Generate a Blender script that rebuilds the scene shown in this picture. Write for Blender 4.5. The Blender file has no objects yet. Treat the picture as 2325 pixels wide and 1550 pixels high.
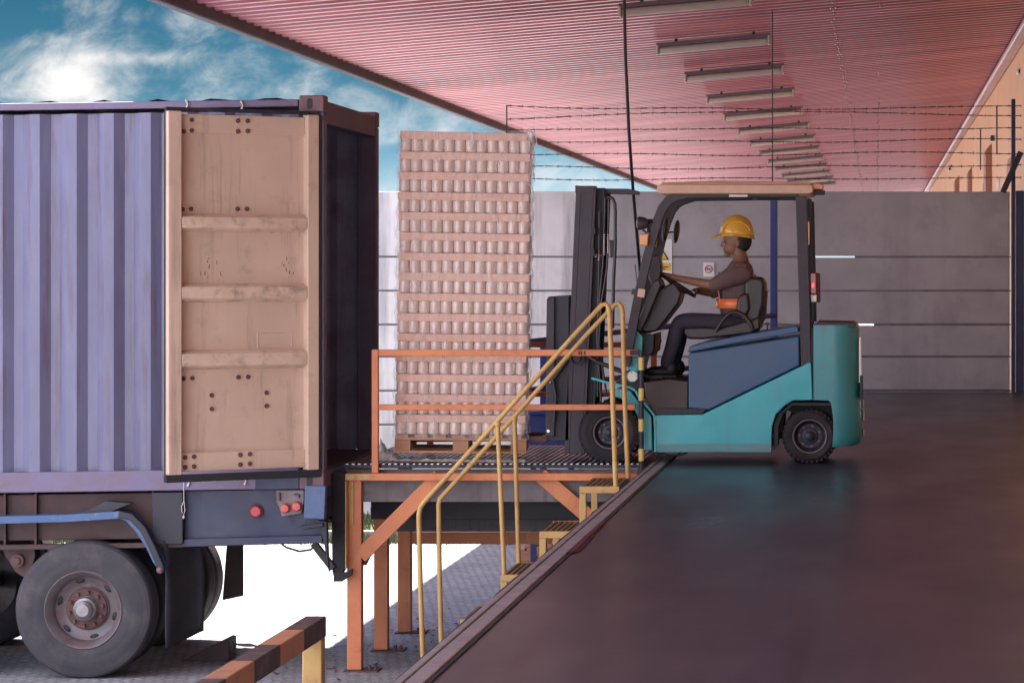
import bpy, math, random
from mathutils import Vector, Matrix
random.seed(7)
S = bpy.context.scene
COL = S.collection
# ------------------------------------------------------------------ camera, sky, sun, exposure
FPX, VX, VY, CH = 6700.0, 1990.0, 620.0, 1.45      # focal length in photo pixels, vanishing point, eye height over the dock
cam = bpy.data.objects.new('camera', bpy.data.cameras.new('camera')); COL.objects.link(cam)
cam.location = (0, 0, CH); cam.rotation_euler = (math.pi/2, 0, 0)
cam.data.sensor_width = 36; cam.data.lens = FPX/2325*36
cam.data.shift_x = (1162.5-VX)/2325; cam.data.shift_y = -(775-VY)/2325
cam.data.clip_start = .5; cam.data.clip_end = 3000
S.camera = cam
SUN = Vector((-.26, .45, 1.0)).normalized()
elev = math.asin(SUN.z); azim = math.atan2(SUN.x, SUN.y)
sl = bpy.data.lights.new('sun', 'SUN'); sl.energy = 5.0; sl.angle = math.radians(.5); sl.color = (1, .94, .85)
so = bpy.data.objects.new('sun', sl); COL.objects.link(so); so.location = (-20, 40, 60)
so.rotation_euler = (-SUN).to_track_quat('-Z', 'Y').to_euler()
w = bpy.data.worlds.new('World'); S.world = w; w.use_nodes = True
nt = w.node_tree; N = nt.nodes; Lk = nt.links; N.clear()
def wn(t, **k):
    n = N.new(t)
    for a, b in k.items(): setattr(n, a, b)
    return n
def wmath(op, a, b=None, c=None, clamp=False):
    n = N.new('ShaderNodeMath'); n.operation = op; n.use_clamp = clamp
    for i, v in enumerate((a, b, c)):
        if v is None: continue
        if isinstance(v, (int, float)): n.inputs[i].default_value = v
        else: Lk.new(v, n.inputs[i])
    return n.outputs[0]
sky = wn('ShaderNodeTexSky', sky_type='NISHITA'); sky.sun_disc = False
sky.sun_elevation = elev; sky.sun_rotation = azim; sky.air_density = 1.0; sky.dust_density = .6; sky.ozone_density = 2.5
tc = wn('ShaderNodeTexCoord'); sep = wn('ShaderNodeSeparateXYZ'); Lk.new(tc.outputs['Generated'], sep.inputs[0])
X_, Y_, Z_ = sep.outputs
# deep blue low sky to the north, as in the photograph
ysafe = wmath('MAXIMUM', Y_, .05)
u = wmath('DIVIDE', X_, ysafe); v = wmath('DIVIDE', Z_, ysafe)
north = wn('ShaderNodeMapRange'); north.interpolation_type = 'SMOOTHSTEP'
Lk.new(Y_, north.inputs['Value']); north.inputs['From Min'].default_value = .45; north.inputs['From Max'].default_value = .85
lowr = wn('ShaderNodeMapRange'); lowr.interpolation_type = 'SMOOTHSTEP'
Lk.new(Z_, lowr.inputs['Value']); lowr.inputs['From Min'].default_value = .10; lowr.inputs['From Max'].default_value = .45
lowr.inputs['To Min'].default_value = 1; lowr.inputs['To Max'].default_value = 0
band = wmath('MULTIPLY', north.outputs[0], lowr.outputs[0])
grad = wn('ShaderNodeValToRGB'); cr = grad.color_ramp
cr.elements[0].position = .0; cr.elements[0].color = (.62, .74, .82, 1)
cr.elements[1].position = 1.; cr.elements[1].color = (.030, .15, .25, 1)
e = cr.elements.new(.28); e.color = (.42, .62, .74, 1)
e = cr.elements.new(.45); e.color = (.15, .37, .52, 1)
e = cr.elements.new(.62); e.color = (.075, .235, .35, 1)
Lk.new(wmath('MULTIPLY', v, 10.5, clamp=True), grad.inputs[0])
gs = wn('ShaderNodeVectorMath', operation='SCALE'); Lk.new(grad.outputs[0], gs.inputs[0]); gs.inputs['Scale'].default_value = 3.1
mixb = wn('ShaderNodeMix', data_type='RGBA'); Lk.new(band, mixb.inputs[0]); Lk.new(sky.outputs[0], mixb.inputs[6]); Lk.new(gs.outputs[0], mixb.inputs[7])
# clouds: noise laid on direction, drawn out sideways
cmb = wn('ShaderNodeCombineXYZ'); Lk.new(wmath('ADD', wmath('MULTIPLY', u, 26), wmath('MULTIPLY', v, -9)), cmb.inputs[0]); Lk.new(wmath('ADD', wmath('MULTIPLY', v, 36), 3.3), cmb.inputs[1])
no = wn('ShaderNodeTexNoise'); no.inputs['Scale'].default_value = 1.5; no.inputs['Detail'].default_value = 12; no.inputs['Roughness'].default_value = .62; no.inputs['Distortion'].default_value = .35
Lk.new(cmb.outputs[0], no.inputs['Vector'])
def blob(u0, v0, su, sv, k):
    a = wmath('POWER', wmath('ABSOLUTE', wmath('DIVIDE', wmath('SUBTRACT', u, u0), su)), 2)
    b = wmath('POWER', wmath('ABSOLUTE', wmath('DIVIDE', wmath('SUBTRACT', v, v0), sv)), 2)
    return wmath('MULTIPLY', wmath('EXPONENT', wmath('MULTIPLY', wmath('ADD', a, b), -1)), k)
def D(px, py): return ((px-VX)/FPX, (VY-py)/FPX)
bl = None
for px, py, sx, sy, k in ((160, 170, 90, 48, .42), (330, 132, 130, 16, .20), (200, 225, 190, 30, .20), (130, 90, 90, 22, .14), (480, 180, 60, 40, .06), (880, 280, 160, 60, .10), (410, 45, 40, 60, .14), (650, 205, 160, 30, .10), (1270, 400, 130, 40, .10)):
    q = blob(*D(px, py), sx/FPX, sy/FPX, k); bl = q if bl is None else wmath('ADD', bl, q)
cl = wn('ShaderNodeMapRange'); cl.interpolation_type = 'SMOOTHSTEP'
Lk.new(wmath('ADD', no.outputs[0], bl), cl.inputs['Value']); cl.inputs['From Min'].default_value = .42; cl.inputs['From Max'].default_value = 1.05
cmask = wmath('MULTIPLY', cl.outputs[0], band)
mixc = wn('ShaderNodeMix', data_type='RGBA'); Lk.new(cmask, mixc.inputs[0]); Lk.new(mixb.outputs[2], mixc.inputs[6]); mixc.inputs[7].default_value = (3.1, 2.95, 2.85, 1)
bg = wn('ShaderNodeBackground'); bg.inputs[1].default_value = .10
# added fill: brighter unseen sky behind the camera, weighted to the left
no2 = wn('ShaderNodeTexNoise'); no2.inputs['Scale'].default_value = 3; no2.inputs['Detail'].default_value = 4; Lk.new(tc.outputs['Generated'], no2.inputs['Vector'])
south = wn('ShaderNodeMapRange'); south.interpolation_type = 'SMOOTHSTEP'; Lk.new(Y_, south.inputs['Value'])
south.inputs['From Min'].default_value = .2; south.inputs['From Max'].default_value = -.5
west = wn('ShaderNodeMapRange'); west.interpolation_type = 'SMOOTHSTEP'; Lk.new(X_, west.inputs['Value']); west.inputs['From Min'].default_value = .45; west.inputs['From Max'].default_value = -.35; west.inputs['To Min'].default_value = .06
sm = wmath('MULTIPLY', wmath('MULTIPLY', south.outputs[0], west.outputs[0]), wmath('MULTIPLY', no2.outputs[0], 1.7, clamp=True))
mixs = wn('ShaderNodeMix', data_type='RGBA'); Lk.new(sm, mixs.inputs[0]); Lk.new(mixc.outputs[2], mixs.inputs[6]); mixs.inputs[7].default_value = (9.8, 9.8, 10.8, 1)
Lk.new(mixs.outputs[2], bg.inputs[0])
wo = wn('ShaderNodeOutputWorld'); Lk.new(bg.outputs[0], wo.inputs[0])
S.view_settings.view_transform = 'Standard'; S.view_settings.look = 'None'
S.view_settings.exposure = 1.9; S.view_settings.gamma = 1
S.render.engine = 'CYCLES'
S.cycles.max_bounces = 8; S.cycles.diffuse_bounces = 5; S.cycles.transparent_max_bounces = 12

# ------------------------------------------------------------------ materials
M = {}
def mat(name, col, rough=.55, metal=0., col2=None, nscale=4., namt=.5, dirt=0., dirtcol=(.05, .04, .04), streak=None,
        bump=0., bscale=60., coat=0., dscale=3., dlo=.5, dhi=.7, spec=.5, rvar=.0, stretch=(1, 1, 1)):
    m = bpy.data.materials.new(name); m.use_nodes = True; t = m.node_tree; n = t.nodes; L = t.links
    b = n['Principled BSDF']; b.inputs['Roughness'].default_value = rough; b.inputs['Metallic'].default_value = metal
    b.inputs['Specular IOR Level'].default_value = spec; b.inputs['Coat Weight'].default_value = coat
    co = n.new('ShaderNodeTexCoord'); mp = n.new('ShaderNodeMapping'); L.new(co.outputs['Object'], mp.inputs[0])
    mp.inputs['Scale'].default_value = stretch
    def noise(sc, det=6, vec=mp.outputs[0], r=.6):
        q = n.new('ShaderNodeTexNoise'); q.inputs['Scale'].default_value = sc; q.inputs['Detail'].default_value = det
        q.inputs['Roughness'].default_value = r; L.new(vec, q.inputs['Vector']); return q.outputs[0]
    c2 = col2 or tuple(x*.72 for x in col)
    rp = n.new('ShaderNodeMapRange'); L.new(noise(nscale), rp.inputs[0]); rp.inputs[1].default_value = .35; rp.inputs[2].default_value = .68
    rp.inputs[4].default_value = namt
    mx = n.new('ShaderNodeMix'); mx.data_type = 'RGBA'; L.new(rp.outputs[0], mx.inputs[0]); mx.inputs[6].default_value = (*col, 1); mx.inputs[7].default_value = (*c2, 1)
    last = mx.outputs[2]
    if dirt > 0:
        d = n.new('ShaderNodeMapRange'); L.new(noise(dscale, 9, r=.7), d.inputs[0]); d.inputs[1].default_value = dlo; d.inputs[2].default_value = dhi; d.inputs[4].default_value = dirt
        m2 = n.new('ShaderNodeMix'); m2.data_type = 'RGBA'; L.new(d.outputs[0], m2.inputs[0]); L.new(last, m2.inputs[6]); m2.inputs[7].default_value = (*dirtcol, 1); last = m2.outputs[2]
    if streak:                       # vertical rust / rain streaks
        amt, scol, sx = streak
        mp2 = n.new('ShaderNodeMapping'); L.new(co.outputs['Object'], mp2.inputs[0]); mp2.inputs['Scale'].default_value = (sx, sx, sx*.07)
        d = n.new('ShaderNodeMapRange'); L.new(noise(1, 8, mp2.outputs[0], .7), d.inputs[0]); d.inputs[1].default_value = .53; d.inputs[2].default_value = .72; d.inputs[4].default_value = amt
        m2 = n.new('ShaderNodeMix'); m2.data_type = 'RGBA'; L.new(d.outputs[0], m2.inputs[0]); L.new(last, m2.inputs[6]); m2.inputs[7].default_value = (*scol, 1); last = m2.outputs[2]
    L.new(last, b.inputs['Base Color'])
    if rvar:
        r2 = n.new('ShaderNodeMapRange'); L.new(noise(nscale*1.7), r2.inputs[0]); r2.inputs[1].default_value = .3; r2.inputs[2].default_value = .7
        r2.inputs[3].default_value = max(.03, rough-rvar); r2.inputs[4].default_value = rough+rvar; L.new(r2.outputs[0], b.inputs['Roughness'])
    if bump:
        bp = n.new('ShaderNodeBump'); bp.inputs['Strength'].default_value = bump; bp.inputs['Distance'].default_value = .01
        L.new(noise(bscale, 4), bp.inputs['Height']); L.new(bp.outputs[0], b.inputs['Normal'])
    M[name] = m; return m
rust = (.16, .07, .045)
mat('container_paint', (.185, .185, .305), .45, 0, (.13, .125, .20), 1.8, .9, .35, (.24, .21, .27), (.95, (.13, .08, .11), 11), .25, 14, dscale=9, stretch=(1, 1, .35), rvar=.12)
mat('container_rail', (.17, .145, .26), .5, 0, (.17, .12, .17), 4, .8, .5, (.20, .11, .11), None, .3, 30, dscale=6)
mat('container_dark', (.15, .145, .235), .6, 0, (.15, .10, .15), 3, .8, .3, (.10, .05, .05), (.4, (.02, .02, .04), 9), .2, 20)
mat('container_inner', (.34, .38, .58), .55, 0, (.26, .24, .38), 3, .8, .4, (.12, .07, .08), (.5, (.05, .05, .09), 7), .2, 20)
mat('casting', (.22, .11, .12), .6, 0, (.14, .10, .14), 18, .8, .5, (.10, .06, .07), None, .4, 60)
mat('beige', (.66, .485, .385), .5, 0, (.56, .405, .32), 1.6, .8, .40, (.28, .19, .15), (.65, (.22, .15, .13), 9), .12, 12, dscale=7, dlo=.56, dhi=.75, rvar=.1)
mat('beige_rib', (.68, .52, .40), .5, 0, (.56, .41, .32), 5, .8, .7, (.22, .14, .13), None, .15, 14, dscale=9, dlo=.5, dhi=.68)
mat('rubber', (.018, .019, .026), .75, 0, (.03, .03, .035), 10, .7, .3, (.07, .06, .06), None, .2, 60)
mat('tyre', (.055, .053, .065), .78, 0, (.085, .078, .085), 5, .8, .5, (.15, .13, .13), None, .3, 90, dscale=4, spec=.3)
mat('tyre_black', (.022, .021, .027), .75, 0, (.04, .036, .04), 7, .8, .4, (.10, .075, .07), None, .3, 90, spec=.3)
mat('rim', (.22, .20, .22), .5, .3, (.16, .10, .10), 8, .8, .5, (.12, .06, .05), None, .2, 50)
mat('rusty', (.16, .075, .065), .75, 0, (.10, .055, .06), 14, .8, .4, (.05, .03, .03), None, .5, 50)
mat('hubcap', (.36, .34, .36), .4, .6, (.22, .19, .2), 15, .8)
mat('navy_steel', (.024, .034, .085), .45, 0, (.035, .038, .085), 3, .7, .3, (.09, .07, .08), (.3, (.08, .06, .07), 8), .15, 25, rvar=.1)
mat('chassis_red', (.095, .048, .045), .65, 0, (.06, .035, .04), 5, .8, .4, (.03, .025, .03), None, .3, 30)
mat('mudguard_blue', (.06, .13, .30), .4, 0, (.05, .09, .2), 8, .7, .7, (.42, .25, .13), None, .2, 30, dscale=7, dlo=.6, dhi=.66)
mat('plate_blue', (.09, .15, .30), .5, 0, (.07, .11, .22), 20, .7, .2, (.2, .15, .15), None, .3, 40)
mat('red_lens', (.42, .015, .03), .25, 0, (.34, .012, .025), 20, .4, coat=.6)
mat('pink_lens', (.72, .12, .10), .4, 0, (.6, .12, .10), 20, .6, .3, (.5, .35, .3))
mat('orange', (.78, .28, .11), .45, 0, (.64, .20, .09), 3, .9, .55, (.24, .10, .08), (.5, (.36, .13, .08), 8), .12, 25, dscale=9, dlo=.57, dhi=.72, rvar=.1)
mat('yellow', (.66, .42, .14), .42, 0, (.52, .30, .11), 5, .9, .6, (.24, .13, .07), None, .15, 40, dscale=14, dlo=.57, dhi=.7)
mat('brown_grate', (.30, .20, .12), .6, 0, (.2, .12, .08), 9, .8, .4, (.1, .07, .06), None, .2, 40)
mat('yellow_paint', (.80, .62, .16), .5, 0, (.7, .5, .14), 9, .8, .5, (.2, .16, .12), None, .1, 40, dscale=12)
mat('black_paint', (.02, .022, .035), .5, 0, (.04, .04, .05), 8, .7, .3, (.12, .1, .1))
mat('grey_beam', (.22, .20, .21), .7, 0, (.15, .13, .14), 3, .8, .4, (.10, .07, .07), (.7, (.10, .06, .06), 10), .3, 30)
mat('dark_steel', (.018, .020, .036), .5, 0, (.028, .026, .036), 5, .7, .3, (.06, .045, .045), None, .2, 40)
mat('mast_steel', (.052, .043, .055), .5, .1, (.038, .033, .046), 4, .8, .35, (.11, .07, .06), (.4, (.12, .08, .07), 9), .15, 40)
mat('brown_panel', (.075, .055, .055), .6, 0, (.05, .04, .045), 4, .8, .4, (.12, .09, .08), None, .15, 40)
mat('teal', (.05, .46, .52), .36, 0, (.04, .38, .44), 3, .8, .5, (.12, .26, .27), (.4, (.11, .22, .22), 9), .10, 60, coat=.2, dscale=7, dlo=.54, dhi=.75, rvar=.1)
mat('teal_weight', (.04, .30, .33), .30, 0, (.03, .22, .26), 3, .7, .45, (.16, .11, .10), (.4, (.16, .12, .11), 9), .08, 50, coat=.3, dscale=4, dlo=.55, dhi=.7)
mat('blue_cover', (.012, .072, .19), .36, 0, (.02, .06, .14), 2.4, .8, .3, (.07, .08, .11), None, .08, 50, coat=.2, dscale=6)
mat('cream', (.72, .48, .35), .5, 0, (.66, .40, .29), 6, .7, .3, (.4, .22, .16), None, .1, 30)
mat('leather', (.028, .018, .021), .35, 0, (.035, .022, .026), 6, .7, 0, bump=.15, bscale=70)
mat('white_sticker', (.8, .8, .76), .5, 0, (.7, .7, .66), 30, .5)
mat('green', (.05, .3, .12), .5); mat('red', (.6, .05, .05), .5); mat('black', (.012, .012, .018), .5)
mat('amber', (.85, .30, .05), .3, 0, (.7, .22, .04), 20, .5, coat=.5)
mat('clear_lens', (.85, .72, .6), .2, 0, coat=.7)
mat('chrome', (.6, .58, .58), .22, 1.0, (.4, .36, .36), 30, .6)
mat('hose', (.03, .025, .03), .35, 0, (.05, .04, .045), 10, .6)
mat('concrete_lit', (.78, .74, .75), .85, 0, (.66, .62, .63), 1.3, .9, .30, (.30, .28, .30), (.7, (.16, .16, .18), 2.6), .25, 26, dscale=2.2, dlo=.5, dhi=.75)
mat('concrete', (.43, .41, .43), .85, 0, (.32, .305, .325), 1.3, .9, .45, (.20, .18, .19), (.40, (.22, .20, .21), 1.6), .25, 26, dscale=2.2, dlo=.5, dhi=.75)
mat('kerb', (.40, .38, .38), .9, 0, (.25, .24, .24), 6, .8, bump=.4, bscale=30)
mat('roof_red', (.62, .225, .225), .28, .2, (.36, .115, .14), 1.1, .9, .45, (.25, .09, .11), dscale=2.6, dlo=.45, dhi=.75, stretch=(.12, 1, 1))
mat('gutter', (.07, .075, .095), .6, 0, (.11, .105, .12), 3, .8, .4, (.16, .13, .13), None, .2, 20)
mat('pale_flash', (.60, .42, .38), .35, .3, (.45, .25, .25), 2, .8, .3, (.7, .6, .56))
mat('lamp_housing', (.16, .13, .14), .6); mat('lamp_cover', (.52, .46, .38), .4, 0, (.42, .37, .31), 6, .6)
mat('wood', (.52, .27, .16), .75, 0, (.38, .19, .11), 3, .9, .3, (.22, .12, .08), None, .3, 30, stretch=(1, 6, 6))
mat('card', (.86, .575, .465), .75, 0, (.81, .52, .42), 7, .8, .2, (.5, .28, .2), None, .15, 60)
mat('can', (.84, .68, .62), .30, .15, (.79, .62, .57), 9, .8)
mat('can_gap', (.50, .33, .30), .8)
mat('barb', (.05, .035, .04), .6); mat('cable', (.03, .026, .032), .55)
mat('blue_rail', (.05, .08, .28), .4, 0, (.04, .06, .2), 6, .7)
mat('skin', (.27, .13, .08), .55, 0, (.21, .10, .065), 20, .5)
mat('helmet', (.80, .42, .06), .28, 0, (.8, .45, .05), 20, .3, coat=.6)
mat('shirt', (.14, .085, .08), .85, 0, (.15, .10, .10), 7, .8, bump=.5, bscale=25)
mat('vest', (.12, .075, .08), .8, 0, (.09, .06, .065), 7, .8, bump=.4, bscale=25)
mat('denim', (.055, .05, .075), .85, 0, (.035, .035, .06), 6, .9, .3, (.10, .08, .08), bump=.5, bscale=30)
mat('reflective', (.90, .22, .06), .35, 0, (.8, .18, .05), 20, .4, coat=.4)
mat('hair', (.02, .014, .013), .7); mat('shoe', (.018, .017, .022), .5)
mat('grass', (.06, .10, .03), .9, 0, (.12, .13, .05), 8, .9)
mat('camera_white', (.75, .72, .7), .4)
mat('string', (.7, .65, .6), .6)
def texmat(name): m = bpy.data.materials.new(name); m.use_nodes = True; M[name] = m; return m, m.node_tree.nodes, m.node_tree.links
# stretch film: clear with crinkled gloss
m, n, L = texmat('film'); b = n['Principled BSDF']; b.inputs['Base Color'].default_value = (.9, .84, .82, 1); b.inputs['Roughness'].default_value = .16
tcn = n.new('ShaderNodeTexCoord'); q = n.new('ShaderNodeTexNoise'); q.inputs['Scale'].default_value = 6; q.inputs['Detail'].default_value = 5; q.inputs['Distortion'].default_value = 1.2
mp = n.new('ShaderNodeMapping'); mp.inputs['Scale'].default_value = (3, 3, .8); L.new(tcn.outputs['Object'], mp.inputs[0]); L.new(mp.outputs[0], q.inputs['Vector'])
bp = n.new('ShaderNodeBump'); bp.inputs['Strength'].default_value = .8; bp.inputs['Distance'].default_value = .03; L.new(q.outputs[0], bp.inputs['Height']); L.new(bp.outputs[0], b.inputs['Normal'])
mr = n.new('ShaderNodeMapRange'); L.new(q.outputs[0], mr.inputs[0]); mr.inputs[1].default_value = .40; mr.inputs[2].default_value = .75; mr.inputs[3].default_value = .10; mr.inputs[4].default_value = .38
L.new(mr.outputs[0], b.inputs['Alpha'])
m, n, L = texmat('film_loose'); b = n['Principled BSDF']; b.inputs['Base Color'].default_value = (.80, .80, .82, 1); b.inputs['Roughness'].default_value = .14; b.inputs['Alpha'].default_value = .62
# polished dock floor
m, n, L = texmat('floor'); b = n['Principled BSDF']
tcn = n.new('ShaderNodeTexCoord')
def NZ(sc, det, vec, r=.6):
    q = n.new('ShaderNodeTexNoise'); q.inputs['Scale'].default_value = sc; q.inputs['Detail'].default_value = det; q.inputs['Roughness'].default_value = r; L.new(vec, q.inputs['Vector']); return q.outputs[0]
def RAMP(val, a, bq, lo=0., hi=1.):
    r = n.new('ShaderNodeMapRange'); L.new(val, r.inputs[0]); r.inputs[1].default_value = a; r.inputs[2].default_value = bq; r.inputs[3].default_value = lo; r.inputs[4].default_value = hi; return r.outputs[0]
def MIX(f, a, bq):
    x = n.new('ShaderNodeMix'); x.data_type = 'RGBA'
    L.new(f, x.inputs[0])
    for i, c in ((6, a), (7, bq)):
        if isinstance(c, tuple): x.inputs[i].default_value = (*c, 1)
        else: L.new(c, x.inputs[i])
    return x.outputs[2]
mp = n.new('ShaderNodeMapping'); mp.inputs['Scale'].default_value = (1.2, .22, 1); L.new(tcn.outputs['Object'], mp.inputs[0])
mp2 = n.new('ShaderNodeMapping'); mp2.inputs['Scale'].default_value = (1.2, .35, 1); L.new(tcn.outputs['Object'], mp2.inputs[0])
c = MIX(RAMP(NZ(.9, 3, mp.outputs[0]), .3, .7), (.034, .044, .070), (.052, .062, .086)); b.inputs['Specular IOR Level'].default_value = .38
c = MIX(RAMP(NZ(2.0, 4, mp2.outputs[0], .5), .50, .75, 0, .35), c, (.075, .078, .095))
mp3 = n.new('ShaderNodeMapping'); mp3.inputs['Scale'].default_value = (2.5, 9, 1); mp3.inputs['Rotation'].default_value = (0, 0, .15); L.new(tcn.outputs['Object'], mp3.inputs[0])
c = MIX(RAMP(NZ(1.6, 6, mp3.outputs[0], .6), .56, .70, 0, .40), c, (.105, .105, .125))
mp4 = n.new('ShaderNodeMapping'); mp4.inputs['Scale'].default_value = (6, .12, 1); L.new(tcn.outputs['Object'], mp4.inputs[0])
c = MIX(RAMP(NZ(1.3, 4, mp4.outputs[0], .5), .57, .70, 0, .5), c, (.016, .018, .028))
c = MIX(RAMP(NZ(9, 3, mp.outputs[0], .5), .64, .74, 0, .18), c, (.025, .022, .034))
L.new(c, b.inputs['Base Color']); L.new(RAMP(NZ(1.2, 3, mp2.outputs[0], .5), .3, .72, .27, .38), b.inputs['Roughness'])
bp = n.new('ShaderNodeBump'); bp.inputs['Strength'].default_value = .012; bp.inputs['Distance'].default_value = .01; L.new(NZ(3, 3, mp.outputs[0]), bp.inputs['Height']); L.new(bp.outputs[0], b.inputs['Normal'])
# interlocking pavers
m, n, L = texmat('pavers'); b = n['Principled BSDF']; b.inputs['Roughness'].default_value = .85; tcn = n.new('ShaderNodeTexCoord')
br = n.new('ShaderNodeTexBrick'); br.inputs['Scale'].default_value = 4.5; br.inputs['Mortar Size'].default_value = .03; br.inputs['Mortar Smooth'].default_value = .3
br.inputs['Color1'].default_value = (.52, .505, .53, 1); br.inputs['Color2'].default_value = (.40, .39, .415, 1); br.inputs['Mortar'].default_value = (.10, .09, .095, 1)
mp = n.new('ShaderNodeMapping'); mp.inputs['Rotation'].default_value = (0, 0, .6)
dn = n.new('ShaderNodeTexNoise'); dn.inputs['Scale'].default_value = 9; L.new(tcn.outputs['Object'], dn.inputs['Vector'])
vm = n.new('ShaderNodeVectorMath'); vm.operation = 'MULTIPLY_ADD'; L.new(dn.outputs['Color'], vm.inputs[0]); vm.inputs[1].default_value = (.06, .06, 0); L.new(tcn.outputs['Object'], vm.inputs[2])
L.new(vm.outputs[0], mp.inputs[0]); L.new(mp.outputs[0], br.inputs['Vector'])
c = MIX(RAMP(NZ(1.2, 9, tcn.outputs['Object'], .7), .42, .7, 0, .6), br.outputs[0], (.20, .18, .185))
c = MIX(RAMP(NZ(40, 4, tcn.outputs['Object'], .7), .60, .75, 0, .6), c, (.10, .08, .08))
L.new(c, b.inputs['Base Color'])
bp = n.new('ShaderNodeBump'); bp.inputs['Strength'].default_value = .6; bp.inputs['Distance'].default_value = .02; L.new(br.outputs['Fac'], bp.inputs['Height']); bp.invert = True; L.new(bp.outputs[0], b.inputs['Normal'])
# ribbed steel deck plate: diagonal raised bars
mat('rib_metal', (.60, .59, .62), .30, .45, (.25, .23, .26), 6, .8, .3, (.08, .06, .07))
m, n, L = texmat('deck'); b = n['Principled BSDF']; tcn = n.new('ShaderNodeTexCoord')
wv = n.new('ShaderNodeTexWave'); wv.wave_type = 'BANDS'; wv.bands_direction = 'X'; wv.inputs['Scale'].default_value = 7.0; wv.inputs['Distortion'].default_value = .15
mp = n.new('ShaderNodeMapping'); mp.inputs['Rotation'].default_value = (0, 0, math.radians(12)); L.new(tcn.outputs['Object'], mp.inputs[0]); L.new(mp.outputs[0], wv.inputs['Vector'])
c = MIX(RAMP(wv.outputs[0], .45, .62), (.03, .028, .04), (.30, .29, .31))
L.new(c, b.inputs['Base Color']); b.inputs['Metallic'].default_value = .6; b.inputs['Roughness'].default_value = .36
bp = n.new('ShaderNodeBump'); bp.inputs['Strength'].default_value = .8; bp.inputs['Distance'].default_value = .01; L.new(wv.outputs[0], bp.inputs['Height']); L.new(bp.outputs[0], b.inputs['Normal'])
# orange ribbed cladding of the warehouse
m, n, L = texmat('cladding'); b = n['Principled BSDF']; b.inputs['Roughness'].default_value = .5; tcn = n.new('ShaderNodeTexCoord')
wv = n.new('ShaderNodeTexWave'); wv.bands_direction = 'Y'; wv.inputs['Scale'].default_value = 1.3; L.new(tcn.outputs['Object'], wv.inputs['Vector'])
c = MIX(RAMP(NZ(.6, 6, tcn.outputs['Object']), .35, .7), (.78, .44, .22), (.70, .38, .20)); L.new(c, b.inputs['Base Color'])
bp = n.new('ShaderNodeBump'); bp.inputs['Strength'].default_value = .7; bp.inputs['Distance'].default_value = .05; L.new(wv.outputs[0], bp.inputs['Height']); L.new(bp.outputs[0], b.inputs['Normal'])

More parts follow.
